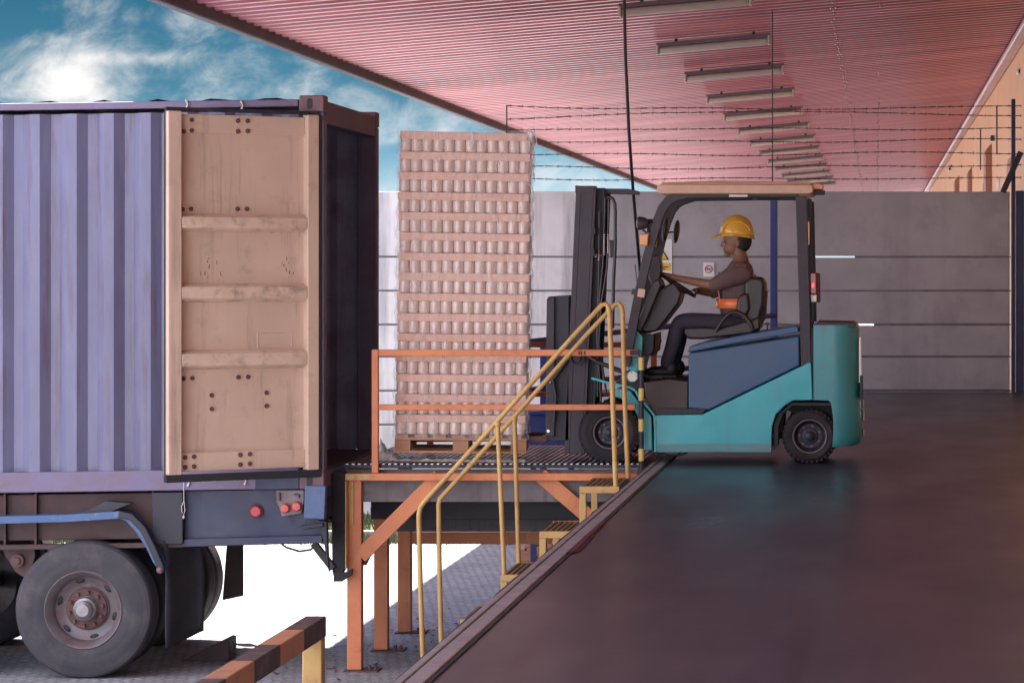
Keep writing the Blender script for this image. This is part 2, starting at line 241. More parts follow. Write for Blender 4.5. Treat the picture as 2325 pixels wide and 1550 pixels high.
# ------------------------------------------------------------------ mesh helpers
def P(px, py, Y): return Vector(((px-VX)/FPX*Y, Y, CH-(py-VY)/FPX*Y))
def PX(px, Y): return (px-VX)/FPX*Y
def PZ(py, Y): return CH-(py-VY)/FPX*Y
def shear(p): return Vector((p[0], p[1], p[2]+.0145*(p[0]+4.12)))      # trailer standing slightly nose-down
class MB:
    def __init__(s, fn=None): s.v = []; s.f = []; s.fn = fn
    def add(s, vs, fs):
        o = len(s.v); s.v += [Vector(p) for p in vs]; s.f += [[i+o for i in f] for f in fs]; return s
    def box(s, x0, x1, y0, y1, z0, z1):
        vs = [(x, y, z) for x in (x0, x1) for y in (y0, y1) for z in (z0, z1)]
        return s.add(vs, [(0, 1, 3, 2), (4, 6, 7, 5), (0, 4, 5, 1), (2, 3, 7, 6), (0, 2, 6, 4), (1, 5, 7, 3)])
    def prism(s, pts, Y0, Y1, px=True, Yref=None):
        """side-view outline (photo pixels at depth Yref) pulled from Y0 to Y1"""
        Yr = Yref if Yref is not None else Y0
        q = [P(a, b, Yr) for a, b in pts] if px else [Vector((a, 0, b)) for a, b in pts]
        k = len(q); vs = [(p.x, Y0, p.z) for p in q]+[(p.x, Y1, p.z) for p in q]
        return s.add(vs, [list(range(k)), list(range(2*k-1, k-1, -1))]+[(i, i+k, (i+1) % k+k, (i+1) % k) for i in range(k)])
    def tube(s, pts, r, n=10, cap=True):
        pts = [Vector(p) for p in pts]; rr = r if isinstance(r, (list, tuple)) else [r]*len(pts)
        vs = []; fs = []; prev = None
        for i, p in enumerate(pts):
            d = (pts[min(i+1, len(pts)-1)]-pts[max(i-1, 0)]).normalized()
            if prev is None: a = d.orthogonal().normalized()
            else: a = (prev-d*prev.dot(d)).normalized()
            prev = a; b2 = d.cross(a)
            for k in range(n):
                t = 2*math.pi*k/n; vs.append(p+(a*math.cos(t)+b2*math.sin(t))*rr[i])
        for i in range(len(pts)-1):
            for k in range(n): fs.append((i*n+k, i*n+(k+1) % n, (i+1)*n+(k+1) % n, (i+1)*n+k))
        if cap: fs += [list(range(n-1, -1, -1)), [(len(pts)-1)*n+k for k in range(n)]]
        return s.add(vs, fs)
    def bar(s, p, q, w, h, up=(0, 1, 0)):
        """rectangular bar from p to q; w across, h along 'up'"""
        p, q = Vector(p), Vector(q); d = (q-p).normalized(); u2 = Vector(up); u2 = (u2-d*u2.dot(d)).normalized(); a = d.cross(u2)
        vs = [e+a*i*w/2+u2*j*h/2 for e in (p, q) for i, j in ((-1, -1), (1, -1), (1, 1), (-1, 1))]
        return s.add(vs, [(3, 2, 1, 0), (4, 5, 6, 7), (0, 1, 5, 4), (1, 2, 6, 5), (2, 3, 7, 6), (3, 0, 4, 7)])
    def lathe(s, prof, c, n=40, axis='Y', close=False):
        """prof: (radius, offset along axis)"""
        c = Vector(c); vs = []; fs = []; m_ = len(prof)
        for r, o in prof:
            for k in range(n):
                t = 2*math.pi*k/n; a, b2 = r*math.cos(t), r*math.sin(t)
                vs.append(c+(Vector((a, o, b2)) if axis == 'Y' else Vector((a, b2, o)) if axis == 'Z' else Vector((o, a, b2))))
        R_ = m_ if close else m_-1
        for i in range(R_):
            j = (i+1) % m_
            for k in range(n): fs.append((i*n+k, i*n+(k+1) % n, j*n+(k+1) % n, j*n+k))
        return s.add(vs, fs)
    def cyl(s, c, r, o0, o1, n=24, axis='Y'): return s.lathe([(1e-4, o0), (r, o0), (r, o1), (1e-4, o1)], c, n, axis)
    def ball(s, c, rx, ry, rz, n=18, m_=12, rot=None):
        vs = []; fs = []
        for i in range(m_+1):
            ph = math.pi*i/m_
            for k in range(n):
                t = 2*math.pi*k/n; p = Vector((rx*math.sin(ph)*math.cos(t), ry*math.sin(ph)*math.sin(t), rz*math.cos(ph)))
                if rot: p = rot @ p
                vs.append(Vector(c)+p)
        for i in range(m_):
            for k in range(n): fs.append((i*n+k, (i+1)*n+k, (i+1)*n+(k+1) % n, i*n+(k+1) % n))
        return s.add(vs, fs)
    def build(s, name, mt, parent=None, off=(0, 0, 0), bevel=0., smooth=False, seg=2):
        off = Vector(off); me = bpy.data.meshes.new(name)
        vv = [s.fn(p) for p in s.v] if s.fn else s.v
        me.from_pydata([tuple(Vector(p)-off) for p in vv], [], s.f); me.validate()
        import bmesh
        bm = bmesh.new(); bm.from_mesh(me); bmesh.ops.recalc_face_normals(bm, faces=bm.faces); bm.to_mesh(me); bm.free()
        me.materials.append(M[mt] if isinstance(mt, str) else mt)
        if smooth:
            for p in me.polygons: p.use_smooth = True
            me.set_sharp_from_angle(angle=math.radians(38))
        o = bpy.data.objects.new(name, me); COL.objects.link(o)
        if parent: o.parent = parent
        else: o.location = off
        if bevel:
            b = o.modifiers.new('bevel', 'BEVEL'); b.width = bevel; b.segments = seg; b.limit_method = 'ANGLE'; b.angle_limit = math.radians(40)
        return o
def thing(name, label, cat, loc, group=None):
    o = bpy.data.objects.new(name, None); COL.objects.link(o); o.location = loc; o.empty_display_size = .2
    return tag(o, label, cat, group)
def tag(o, label=None, cat=None, group=None, kind=None):
    if label: o['label'] = label
    if cat: o['category'] = cat
    if group: o['group'] = group
    if kind: o['kind'] = kind
    return o
def copy_tree(o, parent=None):
    c = o.copy(); COL.objects.link(c); c.parent = parent
    for ch in list(o.children): copy_tree(ch, c)
    return c

# ------------------------------------------------------------------ setting: yard, dock
GZ = -1.57; DX = -1.70; BX = 1.80; WY = 36.0; ROY = .0
g = MB().box(-400, 400, -300, 900, GZ-.5, GZ).build('yard_ground', 'pavers', off=(0, 0, GZ)); tag(g, kind='structure')
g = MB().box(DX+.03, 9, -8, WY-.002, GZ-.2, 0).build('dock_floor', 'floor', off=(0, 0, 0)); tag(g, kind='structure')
# steel nosing along the dock edge: angle iron, seam and a rubber bead
e = MB()
e.box(DX-.012, DX+.028, -8, WY-.003, -.10, -.004)
for i in range(16):
    y0 = 6+i*1.9; e.box(DX+.034, DX+.10, y0, y0+1.885, -.002, .007+.002*random.random()); e.box(DX-.006, DX+.024, y0-.4, y0+1.49, -.002, .009)
mat('edge_steel', (.34, .34, .36), .5, .0, (.22, .215, .235), 4, .8, .5, (.42, .40, .42), None, .2, 20, dscale=3, dlo=.5, dhi=.6, stretch=(1, 2, 1))
e = e.build('dock_edge', 'edge_steel', bevel=.004); tag(e, kind='structure')
s2 = MB()
pts = []
yy = 8.0
while yy < 30: pts.append((DX-.010+random.uniform(-.004, .004), yy, -.008+random.uniform(-.005, .005))); yy += .30
s2.tube(pts, .013, 8); s2.box(DX+.112, DX+.124, 6, 35.8, -.001, .006)
s2 = s2.build('dock_edge_seal', 'rubber', smooth=True); tag(s2, kind='structure')
t = MB(); ya, yb = 15.2, 17.2
t.add([(DX+.10, ya, .011), (DX+.135, ya+.15, .011), (DX+.125, yb, .014), (DX+.10, yb, .011), (DX+.10, ya, .004), (DX+.16, ya+.15, .004), (DX+.125, yb, .004), (DX+.10, yb, .004)],
      [(0, 1, 2, 3), (7, 6, 5, 4), (0, 4, 5, 1), (1, 5, 6, 2), (2, 6, 7, 3), (3, 7, 4, 0)])
mat('dark_red', (.09, .018, .04), .5)
o = t.build('floor_tape', 'dark_red', off=(DX+.1, ya, .0)); tag(o, 'loose dark red strip lifting along the dock edge seam', 'floor strip')
# verge by the far wall
k = MB().box(-60, DX-.2, 33.2, 33.35, GZ-.05, GZ+.12).build('kerb', 'kerb', off=(0, 33.3, GZ), bevel=.01); tag(k, kind='structure')
k = MB().box(-60, DX-.2, 33.352, WY-.2, GZ-.05, GZ+.10).build('verge', 'grass', off=(0, 34, GZ)); tag(k, kind='structure')
gb = MB()
for i in range(9000):
    x = random.uniform(-9.5, -2); y = random.uniform(32.9, 35.5) if random.random() < .7 else random.gauss(33.1, .12)
    h = random.uniform(.04, .16); a = random.uniform(0, 6.28); dx, dy = math.cos(a)*.008, math.sin(a)*.008; z0 = GZ+(.09 if y > 33.35 else 0)
    lx, ly = random.uniform(-.05, .05), random.uniform(-.05, .05)
    gb.add([(x-dx, y-dy, z0), (x+dx, y+dy, z0), (x+lx, y+ly, z0+h)], [(0, 1, 2)])
gb = gb.build('grass_blades', 'grass', off=(-5, 34, GZ)); tag(gb, 'ragged green grass along the kerb by the far wall', 'grass', kind='stuff')

# ------------------------------------------------------------------ precast concrete wall with barbed wire
wt = thing('concrete_wall', 'grey precast concrete panel wall closing the far end of the dock', 'wall', (-5, WY, GZ)); wo_ = (-5, WY, GZ)
rows = [433, 583, 660, 737, 810, 887, 964, 1041, 1118, 1186]
xs = [-26, -20.8, -15.6, -10.9, -6.7, -3.62, BX-.16]
for i in range(len(rows)-1):
    for j in range(len(xs)-1):
        z1, z0 = PZ(rows[i], WY), PZ(rows[i+1], WY)
        if False:       # the dock butts against this bay from here down
            if i == 5: pass
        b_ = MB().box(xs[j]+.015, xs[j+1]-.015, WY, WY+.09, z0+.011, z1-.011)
        b_.build('wall_panel', 'concrete_lit' if j < 5 and j >= 3 else 'concrete', wt, wo_, bevel=.012)  # left bays: the brighter light there is put into a paler colour
# joints filled except where daylight leaks through
jb = MB()
for i in range(1, len(rows)-1):
    z = PZ(rows[i], WY); gaps = {1: (PX(1843, WY), PX(1941, WY)), 3: (PX(1908, WY), PX(1984, WY))}.get(i)
    segs = [(-26, BX-.16)] if not gaps else [(-26, gaps[0]), (gaps[1], BX-.16)]
    for a, b_ in segs: jb.box(a, b_, WY+.02, WY+.07, z-.0105, z+.0105)
jb.build('joint_filler', 'grey_beam', wt, wo_)
pb = MB()
for x in xs[:-1]: pb.box(x-.012, x+.012, WY+.002, WY+.14, GZ, PZ(433, WY)-.002)
pb.build('wall_post', 'concrete', wt, wo_)
fp = thing('fence_post', 'dark steel fence post with diagonal strut against the orange building', 'fence post', (BX-.08, WY, 0))
MB().box(BX-.155, BX-.105, WY-.02, WY+.05, 0, PZ(225, WY)).build('post', 'navy_steel', fp, (BX-.08, WY, 0), bevel=.004)
MB().box(BX-.10, BX-.004, WY-.04, WY+.06, 0, PZ(433, WY)).build('post', 'navy_steel', fp, (BX-.08, WY, 0), bevel=.004)
MB().bar(P(2277, 437, WY-.05), P(2318, 345, WY-.05), .07, .05).build('strut', 'dark_steel', fp, (BX-.08, WY, 0), bevel=.004)
fx = PX(1150, WY)
o = MB().box(fx-.007, fx+.007, WY+.02, WY+.035, PZ(440, WY), PZ(238, WY)).build('wire_post', 'dark_steel', off=(fx, WY, PZ(437, WY))); tag(o, 'thin steel post holding the barbed wires near the tall pallet load', 'fence post')
for i, (ya_, ym, yb_) in enumerate(((240, 250, 240), (268, 252, 262), (296, 292, 293), (323, 321, 318), (352, 350, 347), (380, 381, 374), (405, 407, 403))):
    b_ = MB(); pts = []; pa, pb2 = [], []
    for k in range(131):
        f = k/130; px = 1150+f*(2318-1150)
        py = ya_+(ym-ya_)*min(1, f/.5) if f < .5 else ym+(yb_-ym)*(f-.5)/.5
        py += 1.6*math.sin(f*9+i)+2*math.sin(f*math.pi*4+i*2)
        p = P(px, py, WY+.02); ph = k*1.3
        pa.append(p+Vector((0, math.cos(ph), math.sin(ph)))*.004); pb2.append(p-Vector((0, math.cos(ph), math.sin(ph)))*.004)
        if k % 3 == 1:
            for a in (0, 1.6, 2.9):
                d = Vector((random.uniform(-.4, .4), math.cos(a), math.sin(a))).normalized()*.024; b_.tube([p-d, p+d], .0026, 4)
    b_.tube(pa, .0032, 5); b_.tube(pb2, .0032, 5)
    names = ['uppermost', 'second from the top', 'third from the top', 'middle', 'third from the bottom', 'second from the bottom', 'lowest']
    o = b_.build('barbed_wire', 'barb', off=P(1734, ym, WY)); tag(o, f'rusty barbed wire strand over the concrete wall, {names[i]} of seven', 'barbed wire', 'barbed wire strands over the wall')
# signs on the wall
sg = thing('warning_sign', 'white sign with yellow warning triangle on the concrete wall', 'sign', P(1506, 582, WY)); so_ = P(1506, 582, WY)
MB().box(PX(1484, WY), PX(1526, WY), WY-.012, WY-.001, PZ(623, WY), PZ(543, WY)).build('sign_board', 'white_sticker', sg, so_)
mat('sign_yellow', (.85, .55, .06), .5)
b_ = MB().prism([(1488, 590), (1519, 590), (1503, 563)], WY-.018, WY-.013, Yref=WY); b_.build('triangle', 'black', sg, so_)
b_ = MB().prism([(1492, 588), (1515, 588), (1503, 568)], WY-.022, WY-.0185, Yref=WY); b_.build('triangle_field', 'sign_yellow', sg, so_)
b_ = MB().box(PX(1502, WY), PX(1504.5, WY), WY-.026, WY-.0225, PZ(582, WY), PZ(574, WY)).box(PX(1502, WY), PX(1504.5, WY), WY-.026, WY-.0225, PZ(586.5, WY), PZ(584, WY)); b_.build('exclamation_mark', 'black', sg, so_)
b_ = MB().box(PX(1488, WY), PX(1522, WY), WY-.018, WY-.013, PZ(615, WY), PZ(597, WY)); b_.build('caption_field', 'sign_yellow', sg, so_)
b_ = MB()
for y_, l_ in ((601, 14), (606, 26), (611, 20)): b_.box(PX(1492, WY), PX(1492+l_, WY), WY-.021, WY-.0185, PZ(y_+1.2, WY), PZ(y_-1.2, WY))
b_.build('caption_line', 'brown_panel', sg, so_)
so_ = P(1609, 612, WY); sg = thing('no_smoking_sign', 'small white sign with a crossed round no-smoking symbol on the wall', 'sign', so_)
MB().box(PX(1597, WY), PX(1622, WY), WY-.012, WY-.001, PZ(628, WY), PZ(596, WY)).build('sign_board', 'white_sticker', sg, so_)
c_ = P(1609, 611, WY); r_ = 9.0/FPX*WY
b_ = MB().lathe([(r_*.78, -.018), (r_, -.018), (r_, -.013), (r_*.78, -.013)], c_, 32, close=True); b_.bar(c_+Vector((-r_*.6, -.017, r_*.6)), c_+Vector((r_*.6, -.017, -r_*.6)), .008, .005); b_.build('crossed_ring', 'red', sg, so_)
b_ = MB().box(c_.x-r_*.6, c_.x+r_*.5, WY-.0165, WY-.0125, c_.z-.006, c_.z+.006); b_.build('cigarette', 'black', sg, so_)

# ------------------------------------------------------------------ canopy roof, lamps, building
def rz(x): return 4.21+.09*x
RX0 = -5.67; RY0, RY1 = 7.0, 128.0
ct = thing('canopy_roof', 'long red corrugated metal canopy roof over the loading dock', 'roof', (0, 50, 4.2)); co_ = (0, 50, 4.2)
pitch = .32; prof = []; y = RY0
while y < RY1:
    prof += [(y, 0), (y+.10, 0), (y+.14, .055), (y+.28, .055)]; y += pitch
holes = ((-.47, -.44), (.02, .04)); cuts = [RX0, -.47, -.44, .02, .04, BX]
rb = MB()
for j in range(len(cuts)-1):
    x0, x1 = cuts[j], cuts[j+1]; hole = (x0, x1) in holes; o_ = len(rb.v); base = []
    vs = [(x0, a, rz(x0)+h) for a, h in prof]+[(x1, a, rz(x1)+h) for a, h in prof]; n_ = len(prof)
    fs = []
    for i in range(n_-1):
        top = prof[i][1] > 0 and prof[i+1][1] > 0
        
        fs.append((i, i+1, i+1+n_, i+n_))
    rb.add(vs, fs)
ro = rb.build('roof_sheet', 'roof_red', ct, co_)
sd = ro.modifiers.new('solid', 'SOLIDIFY'); sd.thickness = .002; sd.offset = 1
for xx, pr_ in ((-.46, .75), (-.43, .3), (.03, .3)):  # chrome beads added to stand in for pinpoints of light along the roof
    b_ = MB(); y = 27.0
    while y < 100:
        if random.random() < pr_: b_.ball((xx+random.uniform(-.02, .02), y+.05, rz(xx)-.006), .013, .016, .008, 8, 6)
        y += .32
    b_.build('roof_glints', 'chrome', ct, co_, smooth=True)['kind'] = 'stuff'
gb = MB()
gb.box(RX0-.10, RX0+.005, RY0, RY1, rz(RX0)-.10, rz(RX0)+.075)
gb.build('gutter', 'gutter', ct, co_, bevel=.02)
lp = MB()                                        # scalloped lap of the sheets over the gutter
y = RY0
while y < RY1: lp.cyl((RX0-.05, y, rz(RX0)+.085), .045, -.09, .09, 8, 'X'); y += .25
lp.build('sheet_end', 'gutter', ct, co_, smooth=True)
fl = MB(); fl.box(BX-.14, BX-.001, RY0, RY1, rz(BX)-.13, rz(BX)-.03); fl.build('flashing', 'pale_flash', ct, co_, bevel=.03)
lb = MB()
for k in range(22):                              # sheet side laps catch a line of light
    yk = 26+k*3.2+random.uniform(-.6, .6); lb.box(RX0+.1, BX-.15, yk, yk+.014, rz(0)-.02, rz(0)-.016)
del lb
bw = thing('warehouse', 'orange ribbed metal warehouse wall rising beside the canopy', 'building', (BX, 40, 0)); bo = (BX, 40, 0)
MB().box(BX, BX+.2, -8, 100, GZ, rz(BX)+.6).build('wall', 'cladding', bw, bo)
for (a, b_, ztop, yy) in ((2238, 2258, 325, 46.0), (2198, 2216, 378, 55.5), (2168, 2183, 398, 64.0), (2293, 2312, 355, 39.4)):
    x0 = PX(a, yy); bb = MB(); zt = PZ(ztop, yy)
    lo = 0 if a != 2293 else PZ(395, yy)
    bb.box(x0, BX-.002, yy, yy+1.0, lo, zt-.12)
    bb.add([(x0, yy, zt-.118), (BX-.002, yy, zt-.118), (BX-.002, yy, zt), (x0, yy+1, zt-.118), (BX-.002, yy+1, zt-.118), (BX-.002, yy+1, zt)], [(0, 1, 2), (3, 5, 4), (0, 2, 5, 3), (0, 3, 4, 1), (1, 4, 5, 2)])
    mat('clad_shade', (.42, .22, .15), .6, 0, (.34, .18, .13), 3, .7)  # shade on the pilaster fronts painted as a darker cladding tone
    bb.build('pilaster', 'clad_shade', bw, bo)
MB().box(BX-.05, BX-.002, 47.8, 48.6, 0, PZ(415, 48)).build('wall_box', 'gutter', bw, bo)
MB().box(BX-.06, BX-.002, 44.9, 45.1, PZ(320, 45), PZ(308, 45)).build('wall_box', 'gutter', bw, bo)
for yy in (43.4, 50.2): MB().tube([(BX-.03, yy, 3.2), (BX-.03, yy, 3.9)], .012, 6).build('conduit', 'gutter', bw, bo)
for i, (px, py, yy, lab) in enumerate(((2316, 163, 37.0, 'security camera high under the near end of the flashing'), (2156, 384, 70.0, 'small pale security camera far along the orange wall'), (2272, 418, 43.0, 'round white wall lamp beside the fence strut'))):
    c_ = P(px, py, yy); k = yy/37
    if i < 2:
        tt = thing('security_camera', lab, 'camera', c_, None)
        MB().lathe([(1e-4, -.10), (.03, -.10), (.045, -.09), (.045, .10), (1e-4, .11)], c_, 16, 'Y').build('housing', 'camera_white', tt, c_, smooth=True)
        MB().cyl(c_, .026, -.104, -.095, 16).build('lens', 'black', tt, c_)
        MB().tube([c_+Vector((0, .05, .03)), c_+Vector((.05, .05, .09)), (BX-.001, c_.y+.05, c_.z+.09)], .018, 8).build('bracket', 'gutter', tt, c_)
    else:
        tt = MB().ball(c_+Vector((0, 0, 0)), .06, .06, .09); tt.tube([c_, (BX-.001, c_.y, c_.z)], .02, 8); tag(tt.build('wall_lamp', 'camera_white', off=c_, smooth=True), lab, 'lamp')
# fluorescent fittings
lx0, lx1 = -2.41, -1.16
ly = [27.6+4.72*i for i in range(13)]
lr = thing('ceiling_light', 'long fluorescent ceiling fitting, nearest of the row at the top', 'light fitting', (lx0, ly[0], rz(lx0)), 'fluorescent fittings under the canopy'); lo_ = Vector((lx0, ly[0], rz(lx0)))
def roofbox(mb, x0, x1, y0, y1, d0, d1):
    vs = [(x, y, rz(x)-d) for x in (x0, x1) for y in (y0, y1) for d in (d1, d0)]
    mb.add(vs, [(0, 1, 3, 2), (4, 6, 7, 5), (0, 4, 5, 1), (2, 3, 7, 6), (0, 2, 6, 4), (1, 5, 7, 3)])
b_ = MB(); roofbox(b_, lx0, lx1, ly[0]-.06, ly[0]+.10, .03, .075); b_.build('housing', 'lamp_housing', lr, lo_, bevel=.006)
b_ = MB(); roofbox(b_, lx0+.03, lx1-.03, ly[0]-.055, ly[0]+.075, .076, .15); b_.build('diffuser', 'lamp_cover', lr, lo_, bevel=.03)
for xx in (lx0, lx1-.03):
    b_ = MB(); roofbox(b_, xx, xx+.03, ly[0]-.065, ly[0]+.085, .05, .155); b_.build('end_cap', 'lamp_cover', lr, lo_, bevel=.01)
for xx in (lx0+.2, lx1-.2):
    b_ = MB(); roofbox(b_, xx, xx+.03, ly[0]-.01, ly[0]+.03, -.002, .029); b_.build('hanger', 'dark_steel', lr, lo_)
ords = ['second', 'third', 'fourth', 'fifth', 'sixth', 'seventh', 'eighth', 'ninth', 'tenth', 'eleventh', 'twelfth', 'farthest']
for i, y in enumerate(ly[1:]):
    c_ = copy_tree(lr); c_.location = (lx0, y, rz(lx0)); c_['label'] = f'long fluorescent ceiling fitting, {ords[i]} from the camera in the row' if i < 11 else 'long fluorescent ceiling fitting, farthest of the row'
# leaning hanger cable
o = MB().tube([P(1416, -60, 24.1), P(1420, 120, 24.1), P(1428, 300, 24.1), P(1438, 440, 24.1), P(1452, 600, 24.1), P(1476, 1020, 24.1)], .013, 8)
top = P(1412, -260, 24.1); top.z = rz(top.x)
o.tube([top, P(1416, -60, 24.1)], .013, 8)
tag(o.build('cable', 'cable', off=P(1476, 1022, 24.1), smooth=True), 'dark hanging cable slanting down from the roof behind the mast', 'cable')
o = MB().tube([(PX(1754, 30), 30, PZ(225, 30)), (PX(1754, 30), 30, rz(PX(1754, 30))), ], .006, 6).tube([(PX(1754, 30), 30, PZ(225, 30)), (PX(1754, 30), 30, PZ(437, 30))], .006, 6)

# blue post and ramp rails behind the forklift
bt = Vector((PX(1757, 30), 30, 0)); br_ = thing('blue_railing', 'blue steel post with two sloping rails behind the forklift', 'railing', bt)
MB().box(bt.x-.037, bt.x+.037, 29.96, 30.04, 0, PZ(440, 30)).build('post', 'blue_rail', br_, bt, bevel=.006)
o.build('guy_rod', 'cable', br_, bt)
MB().tube([P(1195, 776, 27), P(1757, 716, 29.95)], .026, 10).build('rail', 'blue_rail', br_, bt, smooth=True)
MB().tube([P(1195, 886, 27), P(1757, 809, 29.95)], .026, 10).build('rail', 'blue_rail', br_, bt, smooth=True)
x_ = PX(1234, 27.2); MB().box(x_-.03, x_+.03, 27.17, 27.23, GZ, PZ(768, 27.2)).build('post', 'blue_rail', br_, bt, bevel=.006)
x0, x1 = PX(1196, 27), PX(1300, 27)
bx = thing('blue_cabinet', 'low blue steel cabinet on legs behind the fork carriage', 'cabinet', ((x0+x1)/2, 27, GZ))
for q in (x0+.01, x1-.06): MB().box(q, q+.05, 27.2, 27.25, GZ, PZ(1032, 27)-.001).build('leg', 'blue_rail', bx, ((x0+x1)/2, 27, GZ))
MB().box(x0, x1, 26.9, 27.9, PZ(1032, 27), PZ(940, 27)).build('body', 'blue_rail', bx, ((x0+x1)/2, 27, GZ), bevel=.01)
MB().box(x0-.02, x1+.02, 26.88, 27.92, PZ(940, 27)+.001, PZ(932, 27)).build('rim', 'blue_rail', bx, ((x0+x1)/2, 27, GZ), bevel=.006)

# ------------------------------------------------------------------ shipping container
CO = Vector((-4.12, 22.0, -.15)); CX0, CX1 = -16.31, -4.12; CY0, CY1 = 22.0, 24.44; CZ0, CZ1 = -.153, 2.77
cc = thing('shipping_container', 'weathered violet blue corrugated shipping container with open end', 'container', CO)
def corr(y_out, y_in, x0, x1, z0, z1, mb):
    pr = []; x = x1; 
    while x > x0+.05:
        pr += [(x, y_out), (x-.072, y_out), (x-.140, y_in), (x-.208, y_in)]; x -= .276
    pr.append((x0, y_out)); n_ = len(pr)
    mb.add([(a, b_, z0) for a, b_ in pr]+[(a, b_, z1) for a, b_ in pr], [(i, i+1, i+1+n_, i+n_) for i in range(n_-1)])
z0c, z1c = PZ(1062, 22.0), PZ(250, 22.0)
b_ = MB(shear); corr(22.012, 22.072, CX0+.1, CX1-.19, z0c, z1c, b_); o = b_.build('side_wall', 'container_paint', cc, CO); sd = o.modifiers.new('s', 'SOLIDIFY'); sd.thickness = .002; sd.offset = 0
b_ = MB(shear); corr(24.43, 24.394, CX0+.1, CX1-.13, z0c, z1c, b_); o = b_.build('side_wall', 'container_inner', cc, CO); sd = o.modifiers.new('s', 'SOLIDIFY'); sd.thickness = .002; sd.offset = 0
for ya_, yb_ in ((CY0, CY0+.06), (CY1-.06, CY1)):
    MB(shear).box(CX0, CX1-.19, ya_, yb_, CZ1-.075, CZ1-.022).build('top_rail', 'container_rail', cc, CO, bevel=.008)
    MB(shear).box(CX0, CX1-.185, ya_-.002, yb_, CZ0, z0c).build('bottom_rail', 'container_rail', cc, CO, bevel=.008)
b_ = MB(shear)                                      # roof panel with shallow waves
n_ = 120; pr = []
for i in range(n_+1):
    x = CX0+.1+(CX1-.25-CX0)*i/n_; pr.append((x, CZ1-.026+.022*max(0, math.sin(x*2*math.pi/.42))))
b_.add([(a, CY0+.02, z) for a, z in pr]+[(a, CY1-.02, z) for a, z in pr], [(i, i+1, i+2+n_, i+1+n_) for i in range(n_)])
b_.build('roof', 'container_rail', cc, CO, smooth=True)
b_ = MB(shear).box(CX0, CX1-.002, CY0+.062, CY1-.062, -.03, -.002); b_.build('floor', 'brown_panel', cc, CO)
b_ = MB(shear).box(CX0, CX0+.04, CY0+.062, CY1-.062, 0, CZ1-.08); b_.build('end_wall', 'container_dark', cc, CO)
# rear frame: corner posts, header, sill
for ya_, yb_, mt in ((CY0, CY0+.14, 'container_dark'), (CY1-.14, CY1, 'container_dark')):
    MB(shear).box(CX1-.16, CX1, ya_+.004, yb_, CZ0+.12, CZ1-.12).build('corner_post', mt, cc, CO, bevel=.01)
MB(shear).box(CX1-.12, CX1-.004, CY0+.142, CY1-.142, CZ1-.20, CZ1-.03).build('header', 'container_dark', cc, CO, bevel=.01)
MB(shear).box(CX1-.12, CX1-.004, CY0+.142, CY1-.142, CZ0, -.004).build('sill', 'container_rail', cc, CO, bevel=.01)
for y_ in (CY0-.004, CY1-.158):
    for z_ in (CZ0-.004, CZ1-.118):
        b_ = MB(shear).box(CX1-.185, CX1+.003, y_, y_+.162, z_, z_+.125); c_ = b_.build('corner_casting', 'casting', cc, CO, bevel=.012, seg=3)
        if y_ < 23:
            h_ = MB(shear); cx = CX1-.105; cz = z_+.062; pts_ = []
            for k in range(20):
                a = 2*math.pi*k/20; pts_.append((cx+.022*math.cos(a), cz+(.018 if math.sin(a) > 0 else -.018)+.022*math.sin(a)))
            h_.prism(pts_, y_-.0015, y_+.004, px=False); h_.build('hole', 'black', c_, CO)
MB(shear).box(-4.63, CX1-.188, CY0-.006, CY0-.003, CZ0+.0, -.02).build('repair_plate', 'navy_steel', cc, CO)
b_ = MB(shear)                                      # chalk scratches on the rail
xx = -5.02
for k in range(11):
    zb = -.075+random.uniform(-.01, .01); b_.bar((xx, CY0-.004, zb-.012), (xx+random.uniform(-.012, .02), CY0-.004, zb+.014), .0025, .001); xx += random.choice((.02, .028, .05))
b_.build('scratch', 'string', cc, CO)
# the near door, swung right round; hinge at the near corner
Hh = Vector((-4.148, 21.985, 0)); uD = Vector((-.975, -.62, 0)).normalized(); nD = Vector((uD.y, -uD.x, 0)); nD = nD if nD.y < 0 else -nD
def dq(u_, z_, d_=0.): return Hh+uD*u_+nD*d_+Vector((0, 0, z_))
def inv(px, py):            # photo pixel -> (u, z) on the door plane
    r = Vector(((px-VX)/FPX, 1, -(py-VY)/FPX)); o3 = Vector((0, 0, CH)); t_ = (Hh-o3).dot(nD)/r.dot(nD); p = o3+r*t_; return (p-Hh).dot(uD), p.z
def dbox(mb, u0, u1, z0, z1, d0, d1):
    vs = [dq(u_, z_, d_) for u_ in (u0, u1) for d_ in (d0, d1) for z_ in (z0, z1)]
    mb.add(vs, [(0, 1, 3, 2), (4, 6, 7, 5), (0, 4, 5, 1), (2, 3, 7, 6), (0, 2, 6, 4), (1, 5, 7, 3)])
DW, DZ0, DZ1 = 1.165, -.012, 2.626
b_ = MB(); dbox(b_, .025, DW-.03, DZ0+.03, DZ1-.03, -.088, -.072); door = b_.build('door', 'beige', cc, CO)
b_ = MB(); dbox(b_, DW-.105, DW-.002, DZ0, DZ1, -.09, .008); b_.build('door_stile', 'beige', door, CO, bevel=.008)
b_ = MB(); dbox(b_, .006, .098, DZ0, DZ1, -.09, .008); b_.build('door_stile', 'beige', door, CO, bevel=.008)
uL, uR = DW-.106, .099
